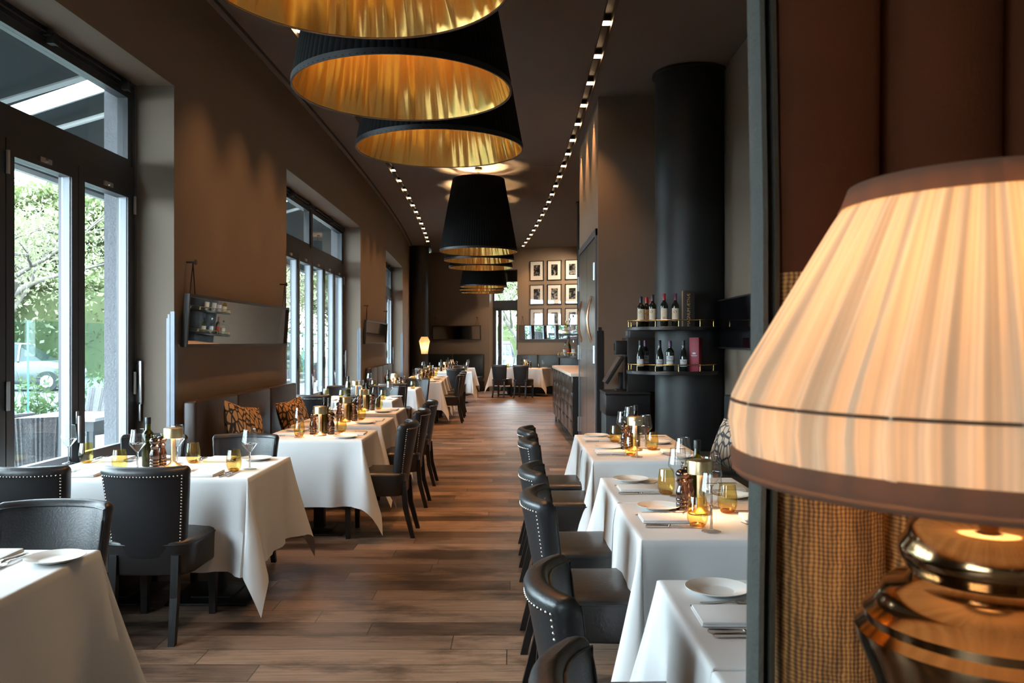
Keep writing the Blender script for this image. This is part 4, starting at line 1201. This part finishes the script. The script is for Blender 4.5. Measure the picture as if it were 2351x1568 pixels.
wine_bottle('wine bottle with navy capsule and round black seal, upper shelf', 1.372, 7.99, U, 'capblue', 'bordeaux', 'label', ('ink', -.012, .012, .145), None, .325)
wine_bottle('wine bottle with bright red capsule and red-stamped label, upper shelf', 1.468, 7.90, U, 'capred', 'bordeaux', 'label', ('stamp', 0, .010, .085), None, .33)
wine_bottle('wine bottle with plum capsule next to the black box, upper shelf', 1.572, 7.875, U, 'cappurple', 'bordeaux', 'label', ('ink', -.004, .014, .142), None, .33)
TXT = ['The', 'George']
wine_bottle('slope-shouldered wine bottle with white label, outermost on lower shelf', 1.262, 8.05, Lz, 'black', 'burgundy', 'wlabel', None, None, .31)
wine_bottle('white labelled wine bottle with plum capsule, behind the outermost on lower shelf', 1.325, 8.13, Lz, 'cappurple', 'bordeaux', 'wlabel', None, TXT, .31)
wine_bottle('third wine bottle from the outer end of the lower shelf, black capsule', 1.435, 7.96, Lz, 'black', 'burgundy', 'wlabel', None, TXT, .31)
wine_bottle('straight wine bottle with high white label and plum capsule, lower shelf', 1.522, 7.885, Lz, 'cappurple', 'bordeaux', 'wlabel', None, TXT, .305, .040)
wine_bottle('slope-shouldered wine bottle beside the red box, lower shelf', 1.652, 7.885, Lz, 'black', 'burgundy', 'wlabel', None, TXT, .31)
t = thing('gift_box', 'tall black box with gold vertical lettering on the upper column shelf', 'box', (1.70, 7.90, U), R(-6))
MB().box(-.055, .055, -.045, .045, 0, .345).build('carton', M['boxblack'], t, bevel=.001)
MB().box(-.057, -.054, -.046, .046, 0, .345).build('gold_edge', M['gold'], t)
text('box_lettering', 'MAGNUM ÆTNÆ', .040, M['gold'], t, Matrix.Translation((0, -.0458, .16)) @ Matrix.Rotation(R(90), 4, 'X') @ Matrix.Rotation(R(90), 4, 'Z'), .0003)
t = thing('gift_box', 'tall red box with small white crown on the lower column shelf', 'box', (1.775, 7.915, Lz), R(-32))
MB().box(-.048, .048, -.046, .046, 0, .325).build('carton', M['boxred'], t, bevel=.001)
m = MB()
fx = lambda x, z: (x, -.0468, z)
m.add([fx(-.014, .165), fx(.014, .165), fx(.020, .183), fx(.009, .176), fx(.0, .186), fx(-.009, .176), fx(-.020, .183)], [[0, 1, 2, 3, 4, 5, 6]])
m.box(-.030, .030, -.0468, -.0463, .150, .154).box(-.022, .022, -.0468, -.0463, .143, .145)
m.build('crown_emblem', M['white'], t)

# second column with spirits
BX, BY = 1.76 + C(16.2), 16.2
ring_shelf('upper round shelf with brass rail on the bar column', BX - .28, BY - .22, 1.65, .44, (BX, BY), .355)
ring_shelf('lower round shelf with brass rail on the bar column', BX - .30, BY - .22, 1.22, .46, (BX, BY), .355)
def spirit(label, x, y, z, h, r, mat, capm, lab):
    t = thing('spirit_bottle', label, 'bottle', (x, y, z), 0, 'spirit bottles on the bar column')
    m = MB(); m.lathe([(.001, 0), (r, 0), (r, h * .58), (r * .8, h * .66), (.014, h * .74), (.013, h * .9)], 20); m.build('body', M[mat], t, smooth=40)
    m = MB(); m.lathe([(.016, h * .88), (.016, h), (.001, h)], 14); m.build('stopper', M[capm], t, smooth=40)
    m = MB(); m.lathe([(r + .001, h * .18), (r + .001, h * .45)], 20); m.build('label', M[lab], t, smooth=40)
for i, (dx, dy, h, mt_, cp, lb, nm) in enumerate(((-.36, .06, .26, 'amber', 'railbrass', 'label', 'amber spirit bottle with brass stopper, outermost'), (-.30, -.06, .30, 'clear', 'chrome', 'wlabel', 'clear spirit bottle with steel stopper'),
                                         (-.24, -.16, .36, 'clear', 'black', 'wlabel', 'tall clear spirit bottle with black stopper'), (-.12, -.22, .36, 'clear', 'chrome', 'label', 'tall spirit bottle nearest the service wall'))):
    spirit(nm + ', upper bar column shelf', BX - .28 + dx + .06, BY - .22 + dy, 1.65, h, .042, mt_, cp, lb)
for i, (dx, dy, h, mt_, cp, lb, nm) in enumerate(((-.36, .06, .27, 'clear', 'black', 'label', 'clear short bottle, outermost'), (-.30, -.06, .33, 'oil', 'capred', 'stamp', 'red brown bottle with red capsule'),
                                         (-.21, -.16, .30, 'clear', 'chrome', 'white', 'square shouldered bottle with pale label'), (-.10, -.24, .28, 'amber', 'black', 'label', 'amber bottle nearest the service wall'))):
    spirit(nm + ', lower bar column shelf', BX - .30 + dx + .06, BY - .22 + dy, 1.22, h, .042, mt_, cp, lb)

# ---------------------------------------------------------------- bar counter: drawer cabinets and a pale worktop
def bar_cabinet(label, y0, y1):
    ym = (y0 + y1) / 2; ox = .87 + C(ym)
    t = thing('bar_cabinet', label, 'cabinet', (ox, ym, 0), yaw_at(ym))
    L = (y1 - y0) / 2
    MB().box(.015, .55, -L, L, .14, 1.0).build('carcass', M['black'], t)
    n = 3; wv = 2 * L / n
    rows = [(.78, .995), (.57, .775), (.36, .565), (.15, .355)]
    for i in range(n):
        for (a, b_) in rows:
            d = MB(); d.box(0, .018, -L + wv * i + .003, -L + wv * (i + 1) - .003, a, b_)
            dr = d.build('drawer', M['cab'], t, bevel=.002)
            yc = -L + wv * (i + .5)
            MB().box(-.003, .001, yc - .06, yc + .06, b_ - .035, b_ - .0).build('pull_notch', M['slot'], dr)
    for yy in (-L + .1, L - .1):
        MB().box(.04, .08, yy - .02, yy + .02, 0, .14).build('foot', M['steel'], t)
    MB().box(.10, .5, -L + .05, L - .05, .005, .14).build('toe_kick', M['black'], t)
bar_cabinet('dark glossy drawer cabinet of the bar, nearer the service door', 11.62, 13.78)
bar_cabinet('dark glossy drawer cabinet at the far end of the bar', 13.82, 15.6)
m = MB(); ring = []
pts = [(.845 + C(11.62), 11.62), (.845 + C(13), 13), (.845 + C(14.5), 14.5), (.85 + C(15.5), 15.5), (.93 + C(15.7), 15.70), (1.1 + C(15.72), 15.72), (1.5 + C(15.72), 15.72), (1.5 + C(11.62), 11.62)]
m.loft([[(x, y, 1.0) for (x, y) in pts], [(x, y, 1.045) for (x, y) in pts]])
tag(m.build('bar_worktop', M['marble'], None, bevel=.006), 'pale stone worktop running along the dark drawer cabinets', 'worktop')

# ---------------------------------------------------------------- waiter station with till against the service wall
y = 9.19; sx = .985
t = thing('waiter_station', 'black waiter station with stepped top behind the wine column', 'cabinet', (1.35, 8.86, 0))
o_ = lambda a, b_, c_, d_, e, f_: MB().box(a - 1.35, b_ - 1.35, c_ - 8.86, d_ - 8.86, e, f_)
o_(1.0, 1.45, 8.72, 9.18, 0, .72).build('lower_cupboard', P('grey_cupboard', (.045, .05, .052), .5), t, bevel=.004)
o_(.985, 1.46, 8.62, 9.18, .72, .94).build('drawer_box', M['black'], t, bevel=.012)
o_(.98, 1.46, 8.60, 9.18, .94, .965).build('station_top', M['black'], t, bevel=.006)
o_(1.235, 1.555, 8.74, 9.18, .965, 1.54).build('tall_box', M['black'], t, bevel=.004)
t = thing('till_screen', 'tilted black touch-screen till on the waiter station', 'till', (1.12, 8.9, .965), 0)
T = Matrix.Translation((-.02, 0, .23)) @ Matrix.Rotation(R(32), 4, 'Y')
m = MB(T); m.box(-.02, .02, -.14, .14, -.17, .17); m.build('monitor', M['slot'], t, bevel=.005)
m = MB(T); m.box(-.0225, -.019, -.125, .125, -.15, .15); m.build('display', P('till_display', (.12, .09, .08), .2), t)
m = MB(); m.box(.0, .10, -.08, .08, 0, .02).box(.04, .08, -.04, .04, .02, .2); m.build('stand', M['black'], t, bevel=.004)
t = thing('receipt_printer', 'small black receipt printer fixed above the till screen', 'printer', (1.17, 8.9, 1.36), 0)
MB().box(-.055, .065, -.09, .09, 0, .15).build('printer_case', M['black'], t, bevel=.006)
MB().box(-.058, -.05, -.06, .06, .04, .12).build('paper_slot', M['screen'], t)
t = thing('kitchen_printer', 'sloped dark printer on top of the waiter station', 'printer', (1.39, 8.9, 1.54), 0)
m = MB(); m.loft([[(-.13, -.12, 0), (-.13, -.12, .11), (-.10, -.12, .135), (.13, -.12, .19), (.13, -.12, 0)], [(-.13, .12, 0), (-.13, .12, .11), (-.10, .12, .135), (.13, .12, .19), (.13, .12, 0)]])
m.build('printer_case', P('printer_grey', (.035, .036, .038), .4), t, bevel=.006)
MB().box(-.145, -.128, -.08, .08, .02, .07).build('paper_tray', M['guard'], t)

# ---------------------------------------------------------------- curtain beside the lamp
def curtain_ring(z, grow=0.0):
    pts = []
    return pts
def curtain_mesh(z0, z1, th=.012, nz=8, x0=.385, x1=1.78, yb=1.20):
    m = MB(); n = 150
    def yv(u, z):
        x = x0 + (x1 - x0) * u
        s_ = (x - x0) / .175
        k = s_ - math.floor(s_)
        w_ = .040 * math.sin(PI * k) ** .7 - .03 * math.exp(-((k - 0) / .05) ** 2) - .03 * math.exp(-((k - 1) / .05) ** 2)
        return x + .012 * math.sin(z * 2 + s_), yb - w_ + .006 * math.sin(3 * z + 4 * s_)
    rings = []
    for q in range(nz + 1):
        z = z0 + (z1 - z0) * q / nz
        f_ = [yv(i / n, z) for i in range(n + 1)]
        rings.append([(x, y, z) for (x, y) in f_] + [(x, y + th, z) for (x, y) in f_[::-1]])
    return m.loft(rings)
t = thing('curtain', 'heavy russet curtain with coarse woven lower part behind the big lamp', 'curtain', (0, 0, 0))
curtain_mesh(1.60, ZC - .02, nz=14).build('upper_leather', M['curtain'], t, smooth=60)
curtain_mesh(.03, 1.60, nz=8, th=.011).build('woven_lower', M['burlap'], t, smooth=60)
m = MB(); rings = []
for q in range(24):
    z = .03 + (ZC - .05) * q / 23
    k = .004 * math.sin(5 * z)
    rings.append([(.350 + k, 1.185, z), (.356 + k, 1.172, z), (.363 + k, 1.172, z), (.367 + k, 1.20, z), (.372 + k, 1.205, z), (.376 + k, 1.18, z), (.384 + k, 1.185, z), (.384 + k, 1.235, z), (.352 + k, 1.22, z)])
m.loft(rings).build('folded_edge', M['hem'], t, smooth=50)
MB().tube([(.33, 1.19, ZC - .02), (1.9, 1.19, ZC - .02)], .02, 10).build('curtain_rail', M['black'], t, smooth=40)

# ---------------------------------------------------------------- big foreground lamp on a low stand
t = thing('table_lamp', 'big glowing lamp with pleated cream shade in front of the curtain', 'table lamp', (.495, .85, .93))
zz = lambda z: z - .93
n = 300
prr = [(.133, 1.655), (.150, 1.628), (.182, 1.572), (.214, 1.516), (.240, 1.470), (.2545, 1.440), (.2575, 1.415), (.2545, 1.368)]
def pl(r, z, a):
    k = .6 + .4 * mnoise.noise(Vector((math.cos(a) * 5, math.sin(a) * 5, 0)))
    return r + .0030 * math.sin(a * 58 + 2.2 * math.sin(a * 3 + z * 7)) * (1 + k) * min(1, (r - .11) * 9) * min(1, max(0, (z - .44) / .05)) + .002 * mnoise.noise(Vector((a * 9, z * 6, 1)))
m = MB(); m.lathe([(r, zz(z)) for (r, z) in prr], n, fn=pl); m.build('shade', M['shadewarm'], t, smooth=60)
m = MB(); m.lathe([(.134, zz(1.655)), (.136, zz(1.664)), (.142, zz(1.648)), (.146, zz(1.640))], 96); m.build('top_band', M['trimdark'], t, smooth=60)
m = MB(); m.lathe([(.2575, zz(1.386)), (.2600, zz(1.380)), (.2580, zz(1.362)), (.254, zz(1.358)), (.2535, zz(1.366))], 120); m.build('bottom_band', M['trimdark'], t, smooth=60)
m = MB(); ring = [(.2585 * math.cos(2 * PI * k / 96), .2585 * math.sin(2 * PI * k / 96), zz(1.437)) for k in range(97)]; m.tube(ring, .0018, 6); m.build('seam_cord', M['trimdark'], t, smooth=60)
bp_ = [(.001, 0), (.115, 0), (.118, .012), (.106, .03), (.100, .10), (.104, .17), (.112, .215), (.128, .255), (.1295, .266), (.120, .275), (.121, .284), (.112, .292), (.106, .300), (.100, .312), (.080, .318), (.074, .326), (.080, .335), (.086, .345), (.086, .356), (.078, .366), (.076, .376), (.062, .384), (.030, .388), (.012, .392), (.012, .46)]
m = MB(); m.lathe(bp_, 64); m.build('turned_base', M['bronze'], t, smooth=50)
MB().lathe([(.012, .46), (.022, .462), (.022, .52), (.001, .52)], 16).build('socket', M['black'], t, smooth=40)
MB().sphere((0, 0, .56), .030, 16, 10).build('bulb', M['bulb'], t, smooth=60)
m = MB()
for a in range(3): m.tube([(0, 0, zz(1.65)), (.132 * math.cos(a * 2.094), .132 * math.sin(a * 2.094), zz(1.65))], .002, 5)
m.tube([(0, 0, .52), (0, 0, zz(1.65))], .003, 6).build('shade_carrier', M['black'], t)
l = bpy.data.lights.new('lamp_light', 'POINT'); l.energy = 2.8; l.color = (1.0, .58, .27); l.shadow_soft_size = .09
o = bpy.data.objects.new('lamp_light', l); col.objects.link(o); o.parent = t; o.location = (0, 0, .56)
t = thing('lamp_stand', 'dark wooden stand under the big lamp, in front of the curtain', 'side table', (.55, .85, 0))
MB().box(-.25, .45, -.2, .2, .89, .93).build('stand_top', M['wood'], t, bevel=.004)
for sx in (-.22, .42):
    for sy in (-.17, .17): MB().box(sx - .02, sx + .02, sy - .02, sy + .02, 0, .89).build('leg', M['wood'], t)

# ---------------------------------------------------------------- lantern in the far corner
t = thing('pendant_lantern', 'small glowing cream lantern hanging before the dark corner column', 'pendant light', (-2.33, 21.8, 1.17))
m = MB(); m.lathe([(.085, 0), (.095, .10), (.142, .33), (.142, .345), (.085, .455)], 40, cap1=True); m.build('lantern_shade', M['shadewarm'], t, smooth=30)
m = MB(); m.tube([(0, 0, .45), (0, 0, ZC - 1.17)], .006, 6); m.build('cord', M['black'], t)
MB().sphere((0, 0, .25), .03, 12, 8).build('bulb', M['bulb'], t, smooth=60)
l = bpy.data.lights.new('lantern_light', 'POINT'); l.energy = 3.0; l.color = (1.0, .78, .55); l.shadow_soft_size = .04
o = bpy.data.objects.new('lantern_light', l); col.objects.link(o); o.parent = t; o.location = (0, 0, .2)
# ---------------------------------------------------------------- outside: terrace, street, cars, trees
struct(MB().box(-7.6, -2.9, -9, 34, -.14, -.02, 1).build('terrace_floor', M['terrace'], bend=True))
struct(MB().box(-70, 40, -20, 140, -.30, -.16).build('ground', M['grass']))
struct(MB().box(-21.5, -8.6, -20, 100, -.16, -.13).build('street', M['asphalt']))
struct(MB().box(-8, 25, 33, 44, -.155, -.125).build('street_back', M['asphalt']))
# awnings over the first and second window bays
def awning(label, y0, y1):
    ym = (y0 + y1) / 2
    t = thing('awning', label, 'awning', (-3.20 + C(ym), ym, 3.73), yaw_at(ym), 'dark awnings over the terrace')
    L = (y1 - y0) / 2
    MB().loft([[(0, -L, 0), (0, L, 0), (0, L, .012), (0, -L, .012)], [(-1.62, -L, -.52), (-1.62, L, -.52), (-1.62, L, -.508), (-1.62, -L, -.508)]]).build('awning_cloth', M['awning'], t)
    MB().box(-1.66, -1.60, -L, L, -.56, -.49).build('front_bar', M['awnbar'], t)
    for yy in (-L + .25, L - .25): MB().tube([(0, yy, -.10), (-.8, yy, -.33), (-1.6, yy, -.55)], .025, 8).build('folding_arm', M['awnbar'], t)
    MB().box(-.12, .0, -L, L, -.06, .10).build('awning_case', M['awnbar'], t)
awning('dark terrace awning over the near window bay, nearer sheet', 1.2, 6.70)
awning('dark terrace awning past the gap of sky, second sheet', 7.02, 12.2)
awning('dark terrace awning over the far window bays', 12.6, 20.5)
# glass windscreen
t = thing('glass_windscreen', 'frameless glass windscreen along the terrace edge', 'glass fence', (-7.3, 12, -.02))
yy = 2.0
while yy < 30:
    MB().box(-.008, .008, yy - 12, yy + 1.46 - 12, .04, 1.84).build('glass_panel', M['fence'], t)
    MB().box(-.010, .010, yy + 1.462 - 12, yy + 1.478 - 12, .04, 1.84).build('panel_joint', M['fenceedge'], t)
    yy += 1.48
MB().box(-.04, .04, -10, 18, 0, .05).build('base_rail', M['steel'], t)
# rattan chairs and terrace tables
def mk_rattan():
    t = thing('rattan_chair', '', 'chair')
    m = MB(); n = 40; rings = []
    for q in range(9):
        z = .42 + .50 * q / 8; yb = -.25 - .13 * q / 8; hw = .26 + .045 * q / 8
        f_ = [(hw * (-1 + 2 * i / n), yb + .05 * abs(-1 + 2 * i / n) ** 2 + .006 * math.sin(i * PI * .9)) for i in range(n + 1)]
        rings.append([(x, y, z) for (x, y) in f_] + [(x, y + .035, z) for (x, y) in f_[::-1]])
    m.loft(rings).build('woven_back', M['rattan'], t, smooth=60)
    MB().box(-.27, .27, -.27, .27, .36, .43).build('woven_seat', M['rattan'], t, bevel=.02)
    for sx in (-1, 1):
        MB().box(sx * .28 - .025, sx * .28 + .025, -.28, .24, .58, .63).build('arm', M['rattan'], t, bevel=.01)
        for sy in (-.24, .24): MB().box(sx * .26 - .02, sx * .26 + .02, sy - .02, sy + .02, 0, .60 if sy > 0 else .42).build('leg', M['rattan'], t)
    return t
rt = Proto(mk_rattan)
for (x, y, a, lb) in ((-3.95, 6.75, 25, 'grey woven terrace chair close outside the near window, its striped back to the room'), (-6.35, 10.2, -30, 'grey woven terrace chair near the windscreen, by the window hinge'),
                  (-5.35, 10.3, 160, 'grey woven terrace chair beyond the white terrace table'), (-4.7, 15.0, 0, 'grey woven chair on the terrace outside the middle bay, nearer'), (-4.9, 17.4, 180, 'grey woven chair on the terrace outside the middle bay, farther'),
                  (-5.8, 23.5, 60, 'grey woven chair on the terrace far along the windscreen')):
    rt.put((x, y, -.02), R(a), lb, 'grey woven terrace chairs')
def mk_tt():
    t = thing('terrace_table', '', 'table')
    MB().box(-.4, .4, -.4, .4, .72, .755).build('tabletop', M['white'], t, bevel=.004)
    MB().box(-.37, .37, -.37, .37, .62, .72).build('apron', M['alu'], t)
    for sx in (-1, 1):
        for sy in (-1, 1): MB().box(sx * .34 - .02, sx * .34 + .02, sy * .34 - .02, sy * .34 + .02, 0, .62).build('leg', M['alu'], t)
    return t
tt = Proto(mk_tt)
for (x, y, lb) in ((-4.55, 8.55, 'white-topped terrace table outside the near window'), (-4.8, 16.2, 'white-topped terrace table outside the middle bay')):
    tt.put((x, y, -.02), 0, lb, 'white-topped terrace tables')
# cars
def mk_car():
    t = thing('car', '', 'car')
    st = [(-2.15, .55, .45, .85), (-2.05, .74, .30, 1.0), (-1.4, .84, .24, 1.04), (0, .87, .24, 1.02), (1.2, .86, .24, .99), (1.85, .78, .28, .86), (2.12, .62, .42, .72)]
    rings = []
    for (x, hw, z0, z1) in st:
        rings.append([(x, -hw, z0 + .12), (x, -hw * .9, z0), (x, hw * .9, z0), (x, hw, z0 + .12), (x, hw * 1.0, z1 - .15), (x, hw * .88, z1), (x, -hw * .88, z1), (x, -hw * 1.0, z1 - .15)])
    MB().loft(rings).build('body', M['car'], t, bevel=.03)
    cb = [(-1.95, .70, 1.0), (-1.55, .62, 1.50), (-.6, .62, 1.62), (.35, .60, 1.54), (1.15, .74, .98)]
    lo = [(x, (.80 if 0 < i < 4 else hw), .98) for i, (x, hw, z) in enumerate(cb)]
    rings = [[(x2, -hl, .97), (x, -h, z), (x, h, z), (x2, hl, .97)] for ((x, h, z), (x2, hl, z2)) in zip(cb, lo)]
    MB().loft(rings).build('cabin_glass', M['carglass'], t)
    m = MB()
    m.loft([[(x, -h - .005, z + .004), (x, h + .005, z + .004), (x, h + .005, z + .03), (x, -h - .005, z + .03)] for (x, h, z) in cb[1:4]])
    for x in (-1.5, -.35, .45):
        for s_ in (-1, 1): m.tube([(x, s_ * .805, .98), (x + (.0 if x > -1 else .0), s_ * .63, 1.53)], .035, 6)
    m.build('roof', M['car'], t)
    for x in (-1.32, 1.32):
        for s_ in (-1, 1):
            m = MB(Matrix.Translation((x, s_ * .80, .33)) @ Matrix.Rotation(R(90), 4, 'X'))
            m.lathe([(.20, -.10), (.33, -.10), (.335, -.06), (.335, .06), (.33, .10), (.20, .10), (.20, -.10)], 32)
            wh = m.build('wheel', M['tyre'], t, smooth=40)
            m = MB(Matrix.Translation((x, s_ * .80, .33)) @ Matrix.Rotation(R(90), 4, 'X'))
            m.lathe([(.001, -.08), (.21, -.08), (.21, .08), (.001, .08)], 24)
            for q in range(5):
                a = q * 2 * PI / 5
                for zz_ in (-.10, .10): m.tube([(0, 0, zz_), (.2 * math.cos(a), .2 * math.sin(a), zz_)], .025, 6)
            m.build('rim', M['steel'], wh)
    return t
car = Proto(mk_car)
for (x, y, a, lb) in ((-16.6, 27.2, 12, 'silver grey car parked beyond the windscreen, seen through the near window'), (-.75, 38, 92, 'silver car parked outside the back window'), (1.6, 38.5, 88, 'second silver car outside the back window, mostly hidden by the mullion'),
                  (-17.5, 62, 80, 'silver car far down the street outside the middle window')):
    car.put((x, y, -.13), R(a), lb, 'parked silver cars')
# trees: branching trunks and leafy crowns
def leaves(n, fn, s0, s1, seed, mat, name, parent):
    rr = random.Random(seed); m = MB()
    vs_ = []; fs = []
    for i in range(n):
        p_ = Vector(fn(rr)); s_ = rr.uniform(s0, s1)
        a = Vector((rr.gauss(0, 1), rr.gauss(0, 1), rr.gauss(0, 1))).normalized(); b_ = a.orthogonal().normalized()
        b_ = (Matrix.Rotation(rr.uniform(0, 6.28), 3, a) @ b_); c_ = a.cross(b_)
        k = len(vs_)
        vs_ += [p_ - b_ * s_, p_ + c_ * s_ * .45, p_ + b_ * s_, p_ - c_ * s_ * .45]
        fs.append([k, k + 1, k + 2, k + 3])
    me = bpy.data.meshes.new(name); me.from_pydata([tuple(v) for v in vs_], [], fs); me.materials.append(mat)
    o = bpy.data.objects.new(name, me); col.objects.link(o); o.parent = parent
    return o
def mk_tree(seed, h, spread, nl, mat, lo=.3, lean=(0, 0), ls=(.10, .17), fork=2):
    def mk():
        rr = random.Random(seed)
        t = thing('tree', '', 'tree'); tips = []
        m = MB()
        def branch(p, d, L, r, depth):
            pts = [p]; rs = [r]
            for i in range(4):
                d = (d + Vector((rr.gauss(0, .13), rr.gauss(0, .13), rr.gauss(0, .07)))).normalized()
                p = p + d * L / 4; pts.append(p); rs.append(r * (1 - .12 * (i + 1)))
            m.tube(pts, rs, 7)
            tips.append((p, L)); 
            if depth == 0: return
            for k in range(rr.choice((2, 3, 3))):
                d2 = (d * .8 + Vector((rr.gauss(0, .55) * spread, rr.gauss(0, .55) * spread, rr.uniform(-.05, .45)))).normalized()
                branch(pts[rr.choice((2, 3, 4))], d2, L * rr.uniform(.6, .82), r * .55, depth - 1)
        branch(Vector((0, 0, 0)), Vector((lean[0], lean[1], 1)).normalized(), h * .34, h * .026, 4)
        m.build('trunk', M['bark'], t, smooth=60)
        pts = [q for q in tips if q[0].z > h * lo * .6]
        def fn(r2):
            q, L = r2.choice(pts); s_ = L * .9
            return (q.x + r2.gauss(0, s_ * .6), q.y + r2.gauss(0, s_ * .6), max(h * lo * .55, q.z + r2.gauss(0, s_ * .5)))
        leaves(nl, fn, ls[0], ls[1], seed + 1, mat, 'crown', t)
        return t
    return Proto(mk)
airy = mk_tree(5, 8.5, 1.5, 8000, M['leafpale'], .4, (.25, .1), (.03, .06))
full = mk_tree(8, 11.0, 1.15, 15000, M['leaf'], .14, (0, 0), (.12, .22))
pale = mk_tree(14, 12.0, 1.2, 13000, M['leafpale'], .2, (.05, 0), (.12, .22))
airy.put((-11.2, 17.2, -.16), R(20), 'branching pale-blossomed tree close outside the near window', 'trees outside')
airy.put((.35, 33.5, -.16), R(200), 'fork-trunked tree outside the back window', 'trees outside')
airy.put((-9.5, 30.0, -.16), R(120), 'pale-blossomed tree outside the middle window bay', 'trees outside')
spots = [(-25, 30, 0), (-22, 36, 1), (-29, 40, 0), (-24, 44, 0), (-32, 33, 1), (-20, 50, 0), (-27, 54, 1), (-19, 60, 0), (-15.5, 52, 1), (-22, 68, 0), (-13, 66, 0), (-17, 78, 1), (-10, 80, 0), (-5.5, 52, 0), (-1.5, 56, 1), (2.5, 51, 0), (6, 58, 0)]
dirs = ['far', 'tall', 'wide', 'dense', 'slim']
for i, (x, y, k) in enumerate(spots):
    where = 'seen through the near window' if x < -19.5 and y < 56 else ('seen through the back window' if y > 50 and x > -6 else 'seen through the middle and far windows')
    sc_ = rnd.uniform(.9, 1.2)
    o = (full, pale)[k].put((x, y, -.16), rnd.uniform(0, 6), '%s tree, %s along the far street, %s' % ('green' if k == 0 else 'pale green', ORD[i], where), 'trees outside')
    o.scale = (sc_, sc_, sc_)
# low planting along the windscreen
def mk_shrub(seed):
    def mk():
        t = thing('shrub', '', 'shrub'); rr = random.Random(seed); m = MB(); tips = []
        for i in range(16):
            a = rr.uniform(0, 6.28); L = rr.uniform(.5, 1.15)
            p = Vector((rr.uniform(-.2, .2), rr.uniform(-.2, .2), 0)); e = Vector((math.cos(a) * L * .35, math.sin(a) * L * .35, L))
            m.tube([p, p + e * .5, p + e], [.006, .005, .003], 5)
            for q in range(7): tips.append(p + e * (.3 + .1 * q))
        m.build('stems', M['leaf'], t)
        leaves(420, lambda r2: tuple(r2.choice(tips) + Vector((r2.gauss(0, .07), r2.gauss(0, .07), r2.gauss(0, .05)))), .03, .075, seed, M['leaf'], 'leaves', t)
        return t
    return Proto(mk)
sh = mk_shrub(3)
for i in range(16):
    y = 10.6 + i * 1.35
    sh.put((-7.95 - rnd.uniform(0, .5), y, -.16), rnd.uniform(0, 6), 'leafy green shrub just outside the glass windscreen, %s along it' % ORD[i], 'shrubs along the windscreen')
def hedge(label, x0, x1, y0, y1, h, n, seed):
    t = thing('hedge', label, 'hedge', ((x0 + x1) / 2, (y0 + y1) / 2, -.16))
    lx, ly = (x1 - x0) / 2, (y1 - y0) / 2
    leaves(n, lambda r2: (r2.uniform(-lx, lx), r2.uniform(-ly, ly), h * r2.random() ** .8), .10, .2, seed, M['leaf'], 'foliage', t)
    MB().box(-lx * .8, lx * .8, -ly * .98, ly * .98, 0, h * .85).build('branch_core', M['leaf'], t)
hedge('clipped green hedge behind the cars outside the back window', -6, 8, 44.5, 46, 2.6, 9000, 4)
hedge('dark green hedge along the far side of the street', -24.5, -23, 22, 60, 2.0, 9000, 6)
hedge('tall green thicket behind the parked grey car, seen through the near window', -24, -17, 37, 39, 4.6, 15000, 9)
